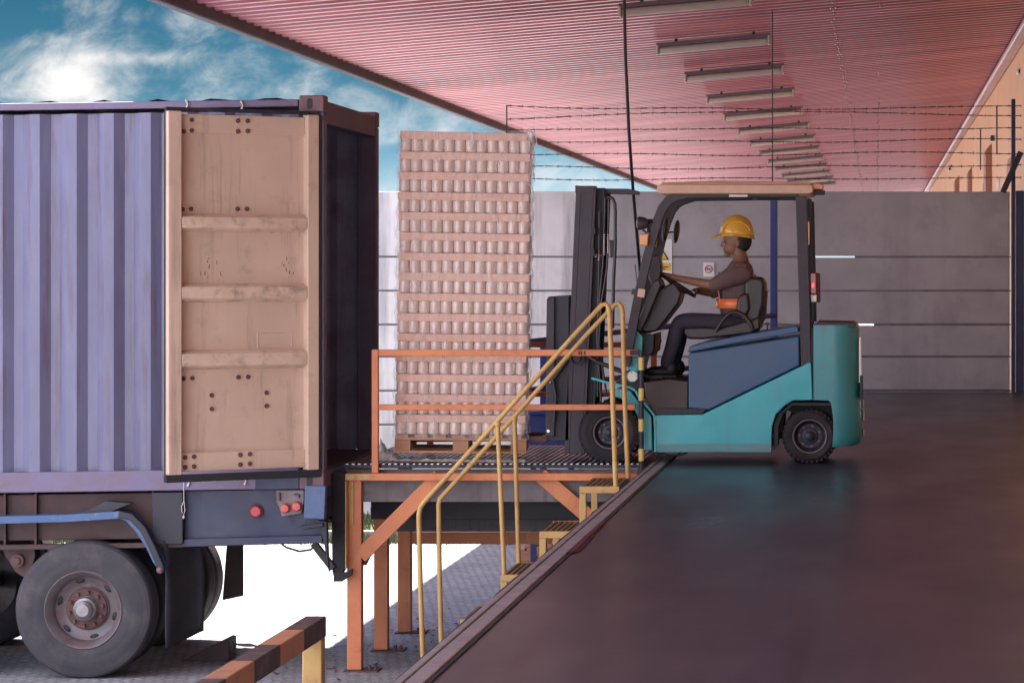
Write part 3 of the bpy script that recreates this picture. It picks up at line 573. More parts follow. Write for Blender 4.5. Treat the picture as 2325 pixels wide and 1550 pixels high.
def strip(py0, py1, d0, d1, mt, name, bev=.004, slant=0):
    z1_, z0_ = inv(560, py0)[1], inv(560, py1)[1]
    b_ = MB()
    if slant:
        h = (z1_-z0_)*slant
        vs = [dq(u_, z_, d_) for u_ in (uR, uL) for z_, d_ in ((z0_, d0), (z0_+h, d1), (z1_-h, d1), (z1_, d0))]
        b_.add(vs, [(0, 1, 5, 4), (1, 2, 6, 5), (2, 3, 7, 6), (3, 0, 4, 7), (3, 2, 1, 0), (4, 5, 6, 7)])
    else: dbox(b_, uR, uL, z0_, z1_, d0, d1)
    return b_.build(name, mt, door, CO, bevel=bev)
strip(262, 304, -.072, -.045, 'beige', 'door_rail'); strip(1024, 1066, -.072, -.045, 'beige', 'door_rail')
for a, b2 in ((486, 526), (643, 686), (793, 838)): strip(a, b2, -.0715, .006, 'beige_rib', 'door_rib', .006, .2)
b_ = MB(); dbox(b_, -.012, DW+.012, DZ0-.055, DZ0-.001, -.055, .004); dbox(b_, -.012, DW+.008, DZ1+.001, DZ1+.028, -.055, -.01); dbox(b_, -.02, .004, DZ0, DZ1, -.055, .0); dbox(b_, DW-.0005, DW+.008, DZ0, DZ1, -.06, -.045)
b_.build('door_gasket', 'rubber', door, CO, bevel=.006)
b_ = MB(); dbox(b_, DW-.03, DW+.002, DZ0+.01, DZ1-.01, -.075, -.0505); b_.build('door_edge', 'beige', door, CO)
bolts = [(440, 272), (440, 296), (545, 274), (567, 274), (545, 298), (567, 297), (441, 474), (547, 474), (568, 474), (444, 859), (549, 857), (571, 856), (488, 898), (488, 929), (613, 892), (613, 922), (445, 1037), (445, 1059), (550, 1033), (572, 1031), (550, 1055), (572, 1053), (422, 298), (422, 475), (424, 860), (425, 1039), (425, 1061)]
for px, py in bolts:
    u_, z_ = inv(px, py); d_ = -.045 if (py < 302 or py > 1026) else -.072; c_ = dq(u_, z_, d_)
    b_ = MB(); b_.tube([c_, c_+nD*.006], .017, 14); b_.tube([c_+nD*.005, c_+nD*.018], [.0105, .009], 10); b_.build('bolt', 'rusty', door, CO, smooth=True)
b_ = MB(); u0, zA = inv(593, 757); u1, zB = inv(670, 788)
for a in ((u0, zA, u1, zA), (u0, zB, u1, zB), (u0, zA, u0, zB), (u1, zA, u1, zB)): b_.tube([dq(a[0], a[1], -.071), dq(a[2], a[3], -.071)], .0035, 6)
b_.build('plate_outline', 'beige_rib', door, CO)
b_ = MB()
for k in range(26):
    u_, z_ = inv(random.choice((480, 490, 500, 655, 665))+random.gauss(0, 12), random.choice((595, 620, 605, 505, 510))+random.gauss(0, 12)); b_.bar(dq(u_, z_, -.0712), dq(u_+random.uniform(-.01, .01), z_+random.uniform(.005, .03), -.0712), random.uniform(.002, .007), .0008)
b_.build('scuff', 'rusty', door, CO)
# far door, opened straight back
b_ = MB(shear).box(CX1-.003, CX1+.001, CY1-.02, CY1+.0, .0, 2.62); 
b_ = MB(shear); b_.box(CX1-1.05, CX1-.02, CY1+.02, CY1+.07, .0, 2.62); b_.build('door', 'container_dark', cc, CO, bevel=.008)
hb = MB()
for z_ in (.15, .9, 1.7, 2.45): hb.tube([(CX1-.02, CY1+.012, z_), (CX1-.02, CY1+.012, z_+.13)], .012, 8)
hb.build('hinge', 'container_dark', cc, CO)
# tied tags on the rails
for i, (px, py, ln) in enumerate(((425, 227, 20), (550, 230, 20), (428, 1085, 18), (557, 1082, 18))):
    b_ = MB(); p = P(px, py, 21.99); L_ = ln/304.5
    b_.tube([p+Vector((-.008, 0, 0)), p+Vector((.006, -.004, -L_*.5)), p+Vector((-.004, -.004, -L_))], [.010, .0045, .011], 7)
    b_.build('tie', 'string', cc, CO, smooth=True)
b_ = MB(); p = P(417, 1088, 21.98); b_.tube([p, p+Vector((.002, 0, -.16)), p+Vector((-.016, 0, -.20)), p+Vector((-.012, 0, -.24)), p+Vector((0, 0, -.265)), p+Vector((.010, 0, -.23)), p+Vector((.003, 0, -.165))], .003, 6); b_.ball(p+Vector((0, 0, -.28)), .009, .009, .014, 8, 6)
b_.build('seal_wire', 'string', cc, CO, smooth=True)

# ------------------------------------------------------------------ semi trailer
TO = Vector((-6, 23.2, GZ)); tr = thing('semi_trailer', 'dark trailer chassis with dual wheels under the shipping container', 'trailer', TO)
def part(mb, name, mt, bevel=.006, smooth=False, parent=None): return mb.build(name, mt, parent or tr, TO, bevel=bevel, smooth=smooth)
part(MB(shear).prism([(415, 1109), (739, 1108), (739, 1226), (413, 1232)], 22.10, 22.16, Yref=22.1), 'side_panel', 'navy_steel')
part(MB(shear).prism([(415, 1219), (732, 1214), (732, 1232), (413, 1237)], 22.05, 22.20, Yref=22.05), 'lower_flange', 'navy_steel')
for yb in (22.75, 23.6):
    b_ = MB(shear).box(-16, -4.25, yb, yb+.012, -.50, -.17); b_.box(-16, -4.25, yb-.07, yb+.08, -.17, -.156); b_.box(-16, -4.25, yb-.07, yb+.08, -.535, -.501)
    x = -6.2+.6
    while x > -9: b_.box(x, x+.012, yb-.06, yb-.001, -.50, -.17); x -= .62
    part(b_, 'chassis_beam', 'chassis_red', .003)
b_ = MB(shear)
for x in (-4.35, -5.3, -6.4, -7.4): b_.box(x-.05, x+.05, 22.2, 24.3, -.30, -.16)
part(b_, 'cross_member', 'dark_steel')
part(MB(shear).box(-16, -5.2, 22.12, 22.15, -.52, -.175), 'side_web', 'chassis_red')
b_ = MB(shear)
for px in (8, 78, 345, 400): b_.prism([(px, 1110), (px+5, 1110), (px+5, 1232), (px, 1232)], 22.07, 22.118, Yref=22.07)
b_.prism([(-300, 1226), (415, 1226), (415, 1237), (-300, 1237)], 22.05, 22.119, Yref=22.05)
part(b_, 'side_rib', 'chassis_red', .002)
part(MB(shear).prism([(345, 1112), (415, 1112), (415, 1230), (345, 1230)], 22.02, 22.066, Yref=22.02), 'side_panel', 'dark_steel')
b_ = MB(shear).prism([(183, 1160), (240, 1130), (300, 1136), (235, 1162), (190, 1172)], 21.97, 22.06, Yref=21.97); part(b_, 'bracket', 'dark_steel')
# suspension hanger
b_ = MB().prism([(-5, 1236), (72, 1238), (75, 1262), (60, 1320), (30, 1300), (5, 1262)], 22.16, 22.3, Yref=22.1); part(b_, 'spring_hanger', 'chassis_red')
c_ = P(40, 1272, 22.14); b_ = MB().cyl(c_, .05, -.02, .02, 20).cyl(c_, .028, -.04, -.019, 6); part(b_, 'pivot_bolt', 'rusty', 0, True)
# mudguard: flat top, bend, drop
def sheet(pts, Y0, Y1, th, Yref=None):
    q = [P(a, b2, Yref or Y0) for a, b2 in pts]; mb = MB(); n2 = len(q)
    top = [(p.x, Y, p.z) for Y in (Y0, Y1) for p in q]; bot = []
    for Y in (Y0, Y1):
        for i in range(n2):
            d = (q[min(i+1, n2-1)]-q[max(i-1, 0)]).normalized(); nn = Vector((d.z, 0, -d.x))*th; bot.append((q[i].x+nn.x, Y, q[i].z+nn.z))
    fs = []
    for i in range(n2-1): fs += [(i, i+1, i+1+n2, i+n2), (2*n2+i, 2*n2+i+n2, 2*n2+i+1+n2, 2*n2+i+1), (i, 2*n2+i, 2*n2+i+1, i+1), (n2+i, n2+i+1, 3*n2+i+1, 3*n2+i)]
    fs += [(0, n2, 3*n2, 2*n2), (n2-1, 3*n2-1, 4*n2-1, 2*n2-1)]; mb.add(top+bot, fs); return mb
gl = [(-420, 1180), (-150, 1176), (0, 1172), (150, 1168), (272, 1160), (295, 1168), (320, 1195), (345, 1232), (362, 1268), (375, 1285)]
part(sheet(gl, 21.93, 22.50, .055, 21.93), 'mudguard', 'mudguard_blue', .004)
gi = [(286, 1150), (318, 1136), (345, 1160), (372, 1200), (400, 1240)]
b_ = sheet([(270, 1160), (300, 1166), (330, 1196), (352, 1240), (372, 1286)], 21.90, 21.95, .05, 21.90); part(b_, 'guard_edge', 'dark_steel', .006)
b_ = MB(); b_.ball(P(364, 1293, 21.92), .03, .03, .03, 10, 8); part(b_, 'edge_end', 'casting', 0, True)
# mud flap, curved rubber sheet
fq = MB(); rows_ = 12; cols_ = 8; vs = []
for j in range(rows_+1):
    f = j/rows_; py = 1228+f*(1440-1228)
    for i in range(cols_+1):
        g_ = i/cols_; px = 372+10*f+g_*(62+4*math.sin(f*3)); yq = 22.0+.30*math.sin(g_*1.5)+.04*math.sin(f*5)
        p = P(px, py+(1-g_)*30*f**3, 22.0); vs.append((p.x, yq, p.z))
fq.add(vs, [(j*(cols_+1)+i, j*(cols_+1)+i+1, (j+1)*(cols_+1)+i+1, (j+1)*(cols_+1)+i) for j in range(rows_) for i in range(cols_)])
o = part(fq, 'mud_flap', 'rubber', 0, True); sd = o.modifiers.new('s', 'SOLIDIFY'); sd.thickness = .014
b_ = MB().prism([(515, 1228), (552, 1228), (552, 1352), (505, 1362)], 24.25, 24.27, Yref=24.25); b_.v = [Vector((p.x, p.y, p.z)) for p in b_.v]; part(b_, 'mud_flap', 'brown_panel', .003)
b_ = MB()
b_.tube([P(330, 1230, 22.4), P(430, 1222, 22.6), P(520, 1228, 24.2)], .02, 8); part(b_, 'flap_bar', 'dark_steel', 0, True)
# lamps and brackets at the tail
c_ = P(582, 1160, 22.1)
lampo = part(MB().lathe([(1e-4, -.035), (.035, -.034), (.047, -.024), (.050, -.001), (.050, .001), (1e-4, .001)], c_, 28), 'marker_lamp', 'red_lens', 0, True)
part(MB().lathe([(.049, -.012), (.056, -.012), (.056, .0), (.049, .0)], c_, 28, close=True), 'bezel', 'dark_steel', 0, True, lampo)
br2 = part(MB().prism([(627, 1112), (690, 1112), (690, 1140), (684, 1165), (640, 1172), (634, 1150), (628, 1140)], 22.05, 22.08, Yref=22.05), 'lamp_bracket', 'rim', .004)
for px, py in ((648, 1153), (675, 1149)):
    part(MB().lathe([(1e-4, -.04), (.028, -.038), (.036, -.02), (.037, 0), (1e-4, 0)], P(px, py, 22.045), 20), 'tail_lamp', 'pink_lens', 0, True)
b_ = MB().tube([P(633, 1118, 22.04), P(634, 1136, 22.04)], .012, 8).tube([P(668, 1122, 22.04), P(678, 1124, 22.04), P(678, 1130, 22.04)], .009, 8); part(b_, 'clamp', 'casting', 0, True, br2)
part(MB().prism([(692, 1102), (739, 1103), (736, 1178), (690, 1176)], 21.97, 22.049, Yref=21.97), 'tail_plate', 'plate_blue', .004)
part(MB().bar(P(690, 1197, 22.0), P(735, 1190, 22.0), .028, .06).prism([(722, 1180), (742, 1184), (746, 1300), (736, 1236)], 22.0, 22.06, Yref=22.0), 'tail_bracket', 'dark_steel')
part(MB().bar(P(712, 1232, 22.3), P(757, 1290, 22.3), .055, .05), 'tail_brace', 'dark_steel')
b_ = MB().tube([P(632, 1228, 22.3), P(650, 1242, 22.3), P(680, 1251, 22.3), P(706, 1247, 22.3), P(716, 1236, 22.3)], .008, 8).tube([P(655, 1172, 22.06), P(664, 1193, 22.05)], .002, 5).tube([P(697, 1178, 22.04), P(693, 1190, 22.05), P(680, 1196, 22.07)], .002, 5)
part(b_, 'wire', 'cable', 0, True)
part(MB().cyl((-5.91, 23.2, PZ(1383, 22)), .07, -1.0, 1.0, 16).cyl((-7.22, 23.2, PZ(1383, 22)), .07, -1.0, 1.0, 16), 'axle', 'dark_steel', 0, True)
def tyre_prof(rt, rr, w_):
    p = [(rr, .006), (rr+.03, -.004), (rr+(rt-rr)*.35, -.010), (rr+(rt-rr)*.38, -.0085), (rr+(rt-rr)*.42, -.011), (rr+(rt-rr)*.72, -.006), (rr+(rt-rr)*.75, -.003), (rr+(rt-rr)*.79, -.004), (rt*.962, .008), (rt*.972, .010), (rt*.974, .014), (rt*.99, .024)]
    q = [(rt, .034)]
    for k in range(4):
        yk = .034+(w_-.068)*(k+.7)/4.4; q += [(rt, yk), (rt-.012, yk+.001), (rt-.012, yk+.009), (rt, yk+.010)]
    q += [(rt, w_-.034), (rt*.985, w_-.015), (rt*.95, w_-.002), (rr+(rt-rr)*.5, w_+.008), (rr, w_-.006)]
    return p+q
def truck_wheel(cx, cz, Yo, flip=1):
    c_ = Vector((cx, Yo, cz)); rr, rt = .285, .512
    fl = lambda pr: [(r, o*flip) for r, o in pr]
    rim_ = part(MB().lathe(fl([(.287, .02), (.293, .004), (.287, -.004), (.278, .002), (.268, .03), (.250, .045), (.235, .11), (.195, .135), (.165, .14), (.160, .118), (.10, .112), (.096, .10), (.03, .10), (.03, .16), (.26, .2), (.287, .22)]), c_, 56), 'wheel', 'rim', 0, True)
    part(MB().lathe(fl(tyre_prof(rt, rr, .26)), c_, 72), 'tyre', 'tyre', 0, True, rim_)
    part(MB().lathe([(r, o*flip+flip*.30) for r, o in tyre_prof(rt, rr, .25)], c_, 60), 'tyre', 'tyre_black', 0, True, rim_)
    if flip == 1:
        part(MB().lathe([(.158, .115), (.150, .100), (.10, .098), (.095, .11)], c_, 40), 'hub_flange', 'rusty', 0, True, rim_)
        part(MB().lathe([(.092, .10), (.085, .04), (.070, .03), (.066, -.005), (.05, -.02), (.046, -.024), (1e-4, -.026)], c_, 24), 'hub', 'hubcap', 0, True, rim_)
        for k in range(10):
            a = 2*math.pi*k/10+.2; part(MB().cyl(c_+Vector((.126*math.cos(a), .085, .126*math.sin(a))), .0135, -.022, .015, 6), 'wheel_nut', 'rusty', 0, False, rim_)
        for k in range(6):
            a = math.pi/2+.25+k*math.pi/3; q = c_+Vector((.214*math.cos(a), .118, .214*math.sin(a))); rot = Matrix.Rotation(-a, 3, 'Y')
            part(MB().ball(q, .018, .006, .034, 14, 8, Matrix.Rotation(-a, 3, 'Y')), 'hand_hole', 'black', 0, True, rim_)
zc = GZ+.512
truck_wheel(-5.91, zc, 21.98); truck_wheel(-7.24, zc, 21.98); truck_wheel(-5.91, zc, 24.42, -1); truck_wheel(-7.24, zc, 24.42, -1)
c_ = Vector((-5.1, 23.6, GZ)); p0 = P(418, 1448, 22.9)
b_ = MB().prism([(412, 1450), (512, 1400), (519, 1402), (520, 1446), (514, 1450)], 23.0, 23.28, Yref=23.0)
zmin = min(p.z for p in b_.v); b_.v = [Vector((p.x, p.y, p.z-zmin+GZ)) for p in b_.v]
ch = thing('wheel_chock', 'brown wedge shaped wheel chock lying behind the trailer tyre', 'wheel chock', (PX(470, 23.1), 23.1, GZ)); chl = (PX(470, 23.1), 23.1, GZ)
b_.build('wedge', 'chassis_red', ch, chl, bevel=.006)
MB().tube([(PX(519, 23)+.01, 23.1, GZ+.05), (PX(526, 23), 23.1, GZ+.08), (PX(526, 23), 23.1, GZ+.12), (PX(519, 23)+.01, 23.1, GZ+.14)], .006, 6).build('handle', 'rusty', ch, chl, smooth=True)

# ------------------------------------------------------------------ steel platform between truck and dock
PL = Vector((-3, 23.5, GZ)); pf = thing('steel_platform', 'orange steel loading platform with ribbed deck and guard rails', 'platform', PL)
def pp(mb, name, mt, bevel=.005, smooth=False, parent=None): return mb.build(name, mt, parent or pf, PL, bevel=bevel, smooth=smooth)
Y0p, Y1p = 22.33, 24.88; X0p, X1p = -4.06, DX-.06
pp(MB().box(X0p+.01, X1p, Y0p+.075, Y1p-.075, -.03, -.003), 'deck', 'dark_steel', .002)
b_ = MB(); x_ = X0p+.03
while x_ < X1p-.03: b_.box(x_, x_+.020, Y0p+.08, Y1p-.08, -.0028, .006); x_ += .046
pp(b_, 'deck_rib', 'rib_metal', 0)
pp(MB().box(PX(775, Y0p), PX(1448, Y0p), Y0p, Y0p+.07, PZ(1091, Y0p), PZ(1074, Y0p)), 'edge_beam', 'orange', .006)
pp(MB().box(PX(773, Y0p), PX(840, Y0p), Y0p-.004, Y0p-.0005, PZ(1089, Y0p), PZ(1076, Y0p)), 'edge_patch', 'yellow', .001)
pp(MB().box(X0p, X1p, Y1p-.07, Y1p, -.14, -.002), 'edge_beam', 'orange', .006)
b_ = MB()
for px, w_ in ((895, 16), (990, 9), (1022, 22), (1072, 20), (1113, 20), (1157, 12)):
    z_ = .0; b_.add([(PX(px, 22.6), 22.44, .002), (PX(px+w_, 22.6), 22.44, .002), (PX(px+w_+8, 22.6), 22.60, .002), (PX(px+8, 22.6), 22.60, .002)], [(0, 1, 2, 3)])
b_.v = [Vector(v_) for v_ in b_.v]; pp(b_, 'hazard_mark', 'yellow_paint', 0)
pp(MB().box(X0p+.02, X1p, Y0p+.12, Y0p+.14, PZ(1140, 22.4), -.04), 'fascia', 'grey_beam', .003)
pp(MB().box(X0p+.05, X1p, 23.4, 23.6, -.50, -.31), 'under_beam', 'dark_steel', .004)
pp(MB().box(X0p+.05, X1p, 24.4, 24.5, PZ(1206, 24.4), PZ(1178, 24.4)), 'under_beam', 'grey_beam', .004)
pp(MB().box(X0p+.12, X1p, Y1p-.09, Y1p-.01, PZ(1234, 24.8), PZ(1208, 24.8)), 'tie_beam', 'orange', .005)
for i, (yy, zt) in enumerate(((22.40, -.118), (23.6, -.51), (24.77, -.141))):
    for x_, vis in ((-4.02, 1), (DX-.30, 0)):
        leg = pp(MB().box(x_, x_+.11, yy, yy+.10, GZ+.012, zt), 'leg', 'orange', .006)
        b_ = MB().box(x_-.02, x_+.24, yy-.05, yy+.16, GZ, GZ+.011); pp(b_, 'base_plate', 'rusty', .002, False, leg)
        b_ = MB()
        for q in (.17, .215): b_.cyl((x_+q, yy+.02, GZ+.011), .012, 0, .035, 6, 'Z')
        pp(b_, 'anchor_bolt', 'rusty', 0, False, leg)
pp(MB().bar(P(818, 1262, 22.42), P(1000, 1080, 22.42), .115, .045), 'brace', 'orange', .005)
pp(MB().bar(P(1228, 1078, 22.42), P(1352, 1185, 22.42), .115, .045), 'brace', 'orange', .005)
pp(MB().prism([(818, 1232), (850, 1232), (848, 1250), (832, 1282), (820, 1284)], 22.46, 22.475, Yref=22.46), 'gusset', 'rusty', .002)
pp(MB().prism([(790, 1092), (786, 1090), (803, 1090), (803, 1190), (792, 1190)], 22.385, 22.398, Yref=22.39), 'leg_patch', 'yellow', .001)
# guard rail on the near side
gr = pp(MB().box(PX(843, Y0p), PX(858, Y0p), Y0p+.01, Y0p+.06, PZ(1074, Y0p)+.001, PZ(793, Y0p)), 'rail_post', 'orange', .005)
pp(MB().box(PX(858.5, Y0p), PX(1450, Y0p), Y0p+.012, Y0p+.058, PZ(808, Y0p), PZ(793.5, Y0p)), 'top_rail', 'orange', .005)
pp(MB().box(PX(858.5, Y0p), PX(1442, Y0p), Y0p+.012, Y0p+.058, PZ(931, Y0p), PZ(918, Y0p)), 'mid_rail', 'orange', .005)
b_ = MB()
for a in (1313, 1318, 1326): b_.box(PX(a, Y0p), PX(a+3, Y0p), Y0p+.010, Y0p+.0118, PZ(805, Y0p), PZ(797, Y0p))
pp(b_, 'scratch', 'black', 0)
for px in (968,): pp(MB().box(PX(px, 24.8), PX(px, 24.8)+.05, 24.82, 24.87, 0, .87), 'rail_post', 'orange', .005)
pp(MB().box(PX(968, 24.8), -1.85, 24.823, 24.867, .825, .87), 'top_rail', 'orange', .005)
pp(MB().box(PX(968, 24.8)+.051, -1.85, 24.823, 24.867, .41, .45), 'mid_rail', 'orange', .005)
pp(MB().box(-1.9, -1.85, 24.82, 24.87, 0, .824), 'rail_post', 'orange', .005)
# black and yellow striped end post
xs_ = PX(1456, 22.3); se = Vector((xs_, 22.3, 0)); sp = thing('striped_post', 'slim black and yellow striped post at the end of the guard rail', 'post', se)
MB().cyl((xs_, 22.3, 0), .020, -.08, PZ(796, 22.3), 16, 'Z').build('pole', 'black_paint', sp, se, smooth=True)
for a, b2 in ((811, 840), (881, 909), (951, 979), (1018, 1046)):
    MB().lathe([(.0195, PZ(b2, 22.3)), (.0213, PZ(b2, 22.3)), (.0213, PZ(a, 22.3)), (.0195, PZ(a, 22.3))], (xs_, 22.3, 0), 20, 'Z').build('yellow_band', 'yellow_paint', sp, se, smooth=True)
MB().box(PX(1430, 22.3), PX(1449, 22.3), 22.325, 22.335, PZ(806, 22.3), PZ(795, 22.3)).build('clamp', 'black_paint', sp, se)
MB().cyl((xs_, 22.3, 0), .032, -.08, -.03, 16, 'Z').build('foot', 'rusty', sp, se)
# rubber buffer on the truck end
bf = Vector((-4.12, 22.4, GZ)); bu = thing('dock_buffer', 'tall black rubber buffer hung on the platform corner facing the trailer', 'buffer', bf)
MB().prism([(752, 1076), (760, 1070), (782, 1072), (783, 1290), (770, 1310), (758, 1312), (754, 1296)], 22.3, 22.42, Yref=22.3).build('rubber_pad', 'rubber', bu, bf, bevel=.008)
MB().box(PX(783.5, 22.3), PX(786, 22.3), 22.3, 22.42, PZ(1290, 22.3), PZ(1092, 22.3)).build('steel_edge', 'yellow', bu, bf)
MB().prism([(757, 1298), (785, 1298), (800, 1290), (800, 1304), (776, 1320), (757, 1320)], 22.27, 22.298, Yref=22.27).build('foot', 'rubber', bu, bf, bevel=.005)

# ------------------------------------------------------------------ stair
ST = Vector((-2.6, 21.8, GZ)); stt = thing('metal_stairs', 'yellow steel steps with tubular handrails climbing to the platform', 'stairs', ST)
def sp_(mb, name, mt, bevel=.004, smooth=False): return mb.build(name, mt, stt, ST, bevel=bevel, smooth=smooth)
Yn, Yf2 = 21.38, 22.24
stx = [1317, 1226, 1138, 1046, 955]; sty = [1103, 1205, 1303, 1405, 1505]
for i in range(5):
    x0 = PX(stx[i], Yn); zt = PZ(sty[i], Yn); x1 = x0+.285
    b_ = MB(); nrib = 7
    for k in range(nrib): b_.box(x0+.01+k*.0395, x0+.01+k*.0395+.026, Yn+.03, Yf2, zt-.02, zt-.002)
    b_.box(x0+.005, x1, Yn+.03, Yf2, zt-.034, zt-.021); sp_(b_, 'tread', 'brown_grate', .002)
    z2 = PZ(sty[i+1], Yn) if i < 4 else GZ
    for yy in (Yn-.02, Yf2+.001):
        b_ = MB().box(x0-.002, x1+.0, yy, yy+.045, zt-.05, zt-.001); b_.box(x0-.002, x0+.045, yy+.001, yy+.044, z2-.0, zt-.0505); sp_(b_, 'stringer', 'yellow', .004)
def rail(near):
    Y = Yn if near else Yf2
    if near: a = [(1398, 1103), (1391, 900), (1384, 712), (1382, 697), (1376, 690), (1367, 692), (1300, 765), (1130, 955), (962, 1140), (954, 1152), (951, 1168), (955, 1350), (960, 1500)]; pst = [(1130, 962), (1145, 1303)]
    else: a = [(1426, 1086), (1418, 900), (1414, 710), (1411, 695), (1404, 688), (1396, 692), (1330, 762), (1168, 945), (1008, 1122), (999, 1132), (996, 1145), (998, 1300), (1002, 1475)]; pst = [(1168, 950), (1178, 1286)]
    if near: a = a[:-1]+[(962, 1540)]
    sp_(MB().tube([P(x, y, Y) for x, y in a], .0185, 12), 'handrail', 'yellow', 0, True)
    sp_(MB().tube([P(x, y, Y) for x, y in pst], .0175, 12), 'baluster', 'yellow', 0, True)
    sp_(MB().ball(P(*pst[0], Y)+Vector((0, 0, .0)), .026, .026, .026, 12, 8), 'weld', 'yellow', 0, True)
rail(True); rail(False)
# spare pallets on the ground beyond
def pallet(name, x0, x1, y0, y1, z0, label, cat, h=.144, group=None, mt='wood', ppx=None):
    L_ = Vector(((x0+x1)/2, (y0+y1)/2, z0)); t_ = thing(name, label, cat, L_, group)
    n_ = 7; w_ = (x1-x0)/n_
    wd = (y1-y0)
    for k in range(n_):    # deck boards run back to front
        a = x0+k*w_; MB().box(a+.004, a+w_*.72, y0+.001, y1-.001, z0+h-.021, z0+h).build('deck_board', mt, t_, L_, bevel=.002)
    for k in range(3):
        yk = y0+(wd-.1)*k/2
        MB().box(x0, x1, yk, yk+.1, z0+h-.042, z0+h-.0215).build('stringer_board', mt, t_, L_, bevel=.002)
        MB().box(x0, x1, yk, yk+.1, z0, z0+.02).build('bottom_board', mt, t_, L_, bevel=.002)
        for q in range(3):
            xk = x0+(x1-x0-.12)*q/2; MB().box(xk, xk+.12, yk+.002, yk+.098, z0+.0205, z0+h-.0425).build('block', mt, t_, L_, bevel=.003)
    return t_
pallet('pallet', PX(1180, 30.8), PX(1290, 30.8), 30.8, 31.6, GZ, 'bare wooden pallet on the paving glimpsed under the steps', 'pallet')
pallet('pallet', PX(1190, 30.85), PX(1290, 30.85), 30.85, 31.65, GZ+.146, 'bare wooden pallet stacked on top of another beyond the steps', 'pallet')

# ------------------------------------------------------------------ loaded pallet on the forks
LX0, LX1 = PX(902, 22.6), PX(1199, 22.6); LY0, LY1 = 22.6, 23.45; pz = PZ(1029, 22.6)
pl = pallet('wooden_pallet', LX0, LX1, LY0, LY1, pz, 'wooden pallet on the forks carrying the tall stack of canned goods', 'pallet', h=.140)
LL = Vector(((LX0+LX1)/2, (LY0+LY1)/2, pz+.141)); ld = thing('canned_goods', 'tall film wrapped stack of cardboard trays filled with cans on pallet', 'stacked goods', LL)
lay = 15; tot = PZ(300, 22.6)-(pz+.141); lh = tot/lay; ncan = 12; cp = (LX1-LX0-.012)/ncan
can_me = None; extra = MB(); count = 0
for i in range(lay):
    z0 = pz+.142+i*lh; jx = random.uniform(-.008, .008)
    b_ = MB().box(LX0+.004+jx, LX1-.004+jx, LY0+.002, LY1-.002, z0+lh*.60, z0+lh*.985)
    if i == lay-1: pass
    tray = b_.build('tray', 'card', ld, LL, bevel=.006)
    b_ = MB().box(LX0+.02+jx, LX1-.02+jx, LY0+.045, LY1-.02, z0+.001, z0+lh*.598); b_.build('tray_core', 'can_gap', tray, LL)
    for k in range(ncan):
        cx = LX0+.006+cp*(k+.5)+jx; r_ = cp*.485; h_ = lh*.597
        pr = [(1e-4, 0), (r_*.80, 0), (r_*.86, .004), (r_, .012), (r_, h_*.16), (r_*.975, h_*.18), (r_*.975, h_*.24), (r_, h_*.26), (r_, h_-.016), (r_*.93, h_-.006), (r_*.93, h_-.001), (1e-4, h_-.001)]
        if i < 8:
            if can_me is None:
                o = MB().lathe(pr, (0, 0, 0), 20, 'Z').build('can', 'can', None, (0, 0, 0), smooth=True); can_me = o.data; bpy.data.objects.remove(o)
            o = bpy.data.objects.new('can', can_me); COL.objects.link(o); o.parent = tray; o.location = Vector((cx, LY0+.004+r_, z0+.0005))-LL
        else: extra.lathe(pr, (cx, LY0+.004+r_, z0+.0005), 20, 'Z')
    for k in range(9):        # cans down the right hand side
        extra.lathe(pr, (LX1-.004-r_+jx, LY0+.02+r_*3+k*cp, z0+.0005), 14, 'Z')
o = extra.build('cans', 'can', ld, LL, smooth=True); o['kind'] = 'stuff'
# stretch film: rippled sleeve
fb = MB(); nx, nz = 40, 90; loop = []
def ring(zf):
    z = pz-.03+(tot+.19)*zf; ph = (z-pz-.14)/lh*2*math.pi
    bul = .012+.007*math.cos(ph)
    pts_ = []
    cx0, cx1, cy0, cy1 = LX0-bul, LX1+bul, LY0-.006-.004*math.cos(ph), LY1+bul
    N1 = 30
    for k in range(N1): f = k/N1; pts_.append((cx0+(cx1-cx0)*f, cy0+random.uniform(-.002, .002), z))
    for k in range(10): f = k/10; pts_.append((cx1+random.uniform(-.004, .006), cy0+(cy1-cy0)*f, z))
    for k in range(N1): f = k/N1; pts_.append((cx1-(cx1-cx0)*f, cy1, z))
    for k in range(10): f = k/10; pts_.append((cx0+random.uniform(-.006, .004), cy1-(cy1-cy0)*f, z))
    return pts_
R_ = [ring(j/nz) for j in range(5, nz+1)]; n_ = len(R_[0])
fb.add([p for r in R_ for p in r], [(j*n_+k, j*n_+(k+1) % n_, (j+1)*n_+(k+1) % n_, (j+1)*n_+k) for j in range(len(R_)-1) for k in range(n_)])
fb.build('stretch_film', 'film', ld, LL, smooth=True)
tb = MB()                                          # crumpled film knot at the top corner and tail at the foot
def crumple(c, sx, sy, sz, n_, mb):
    for k in range(n_):
        p = Vector(c)+Vector((random.gauss(0, sx), random.gauss(0, sy), random.gauss(0, sz))); a = [Vector((random.gauss(0, sx*.7), random.gauss(0, sy*.7), random.gauss(0, sz*.7))) for _ in range(4)]
        mb.add([p+a[0], p+a[1], p+a[2], p+a[3]], [(0, 1, 2), (1, 3, 2)])
crumple(P(1200, 308, 22.6), .02, .03, .03, 26, tb)
for k in range(14): crumple(P(1203+random.uniform(-2, 4), 320+k*6, 22.6), .008, .02, .02, 5, tb)
tb.build('film_knot', 'film_loose', ld, LL)
tb = MB(); nx_, ny_ = 46, 14; vs = []
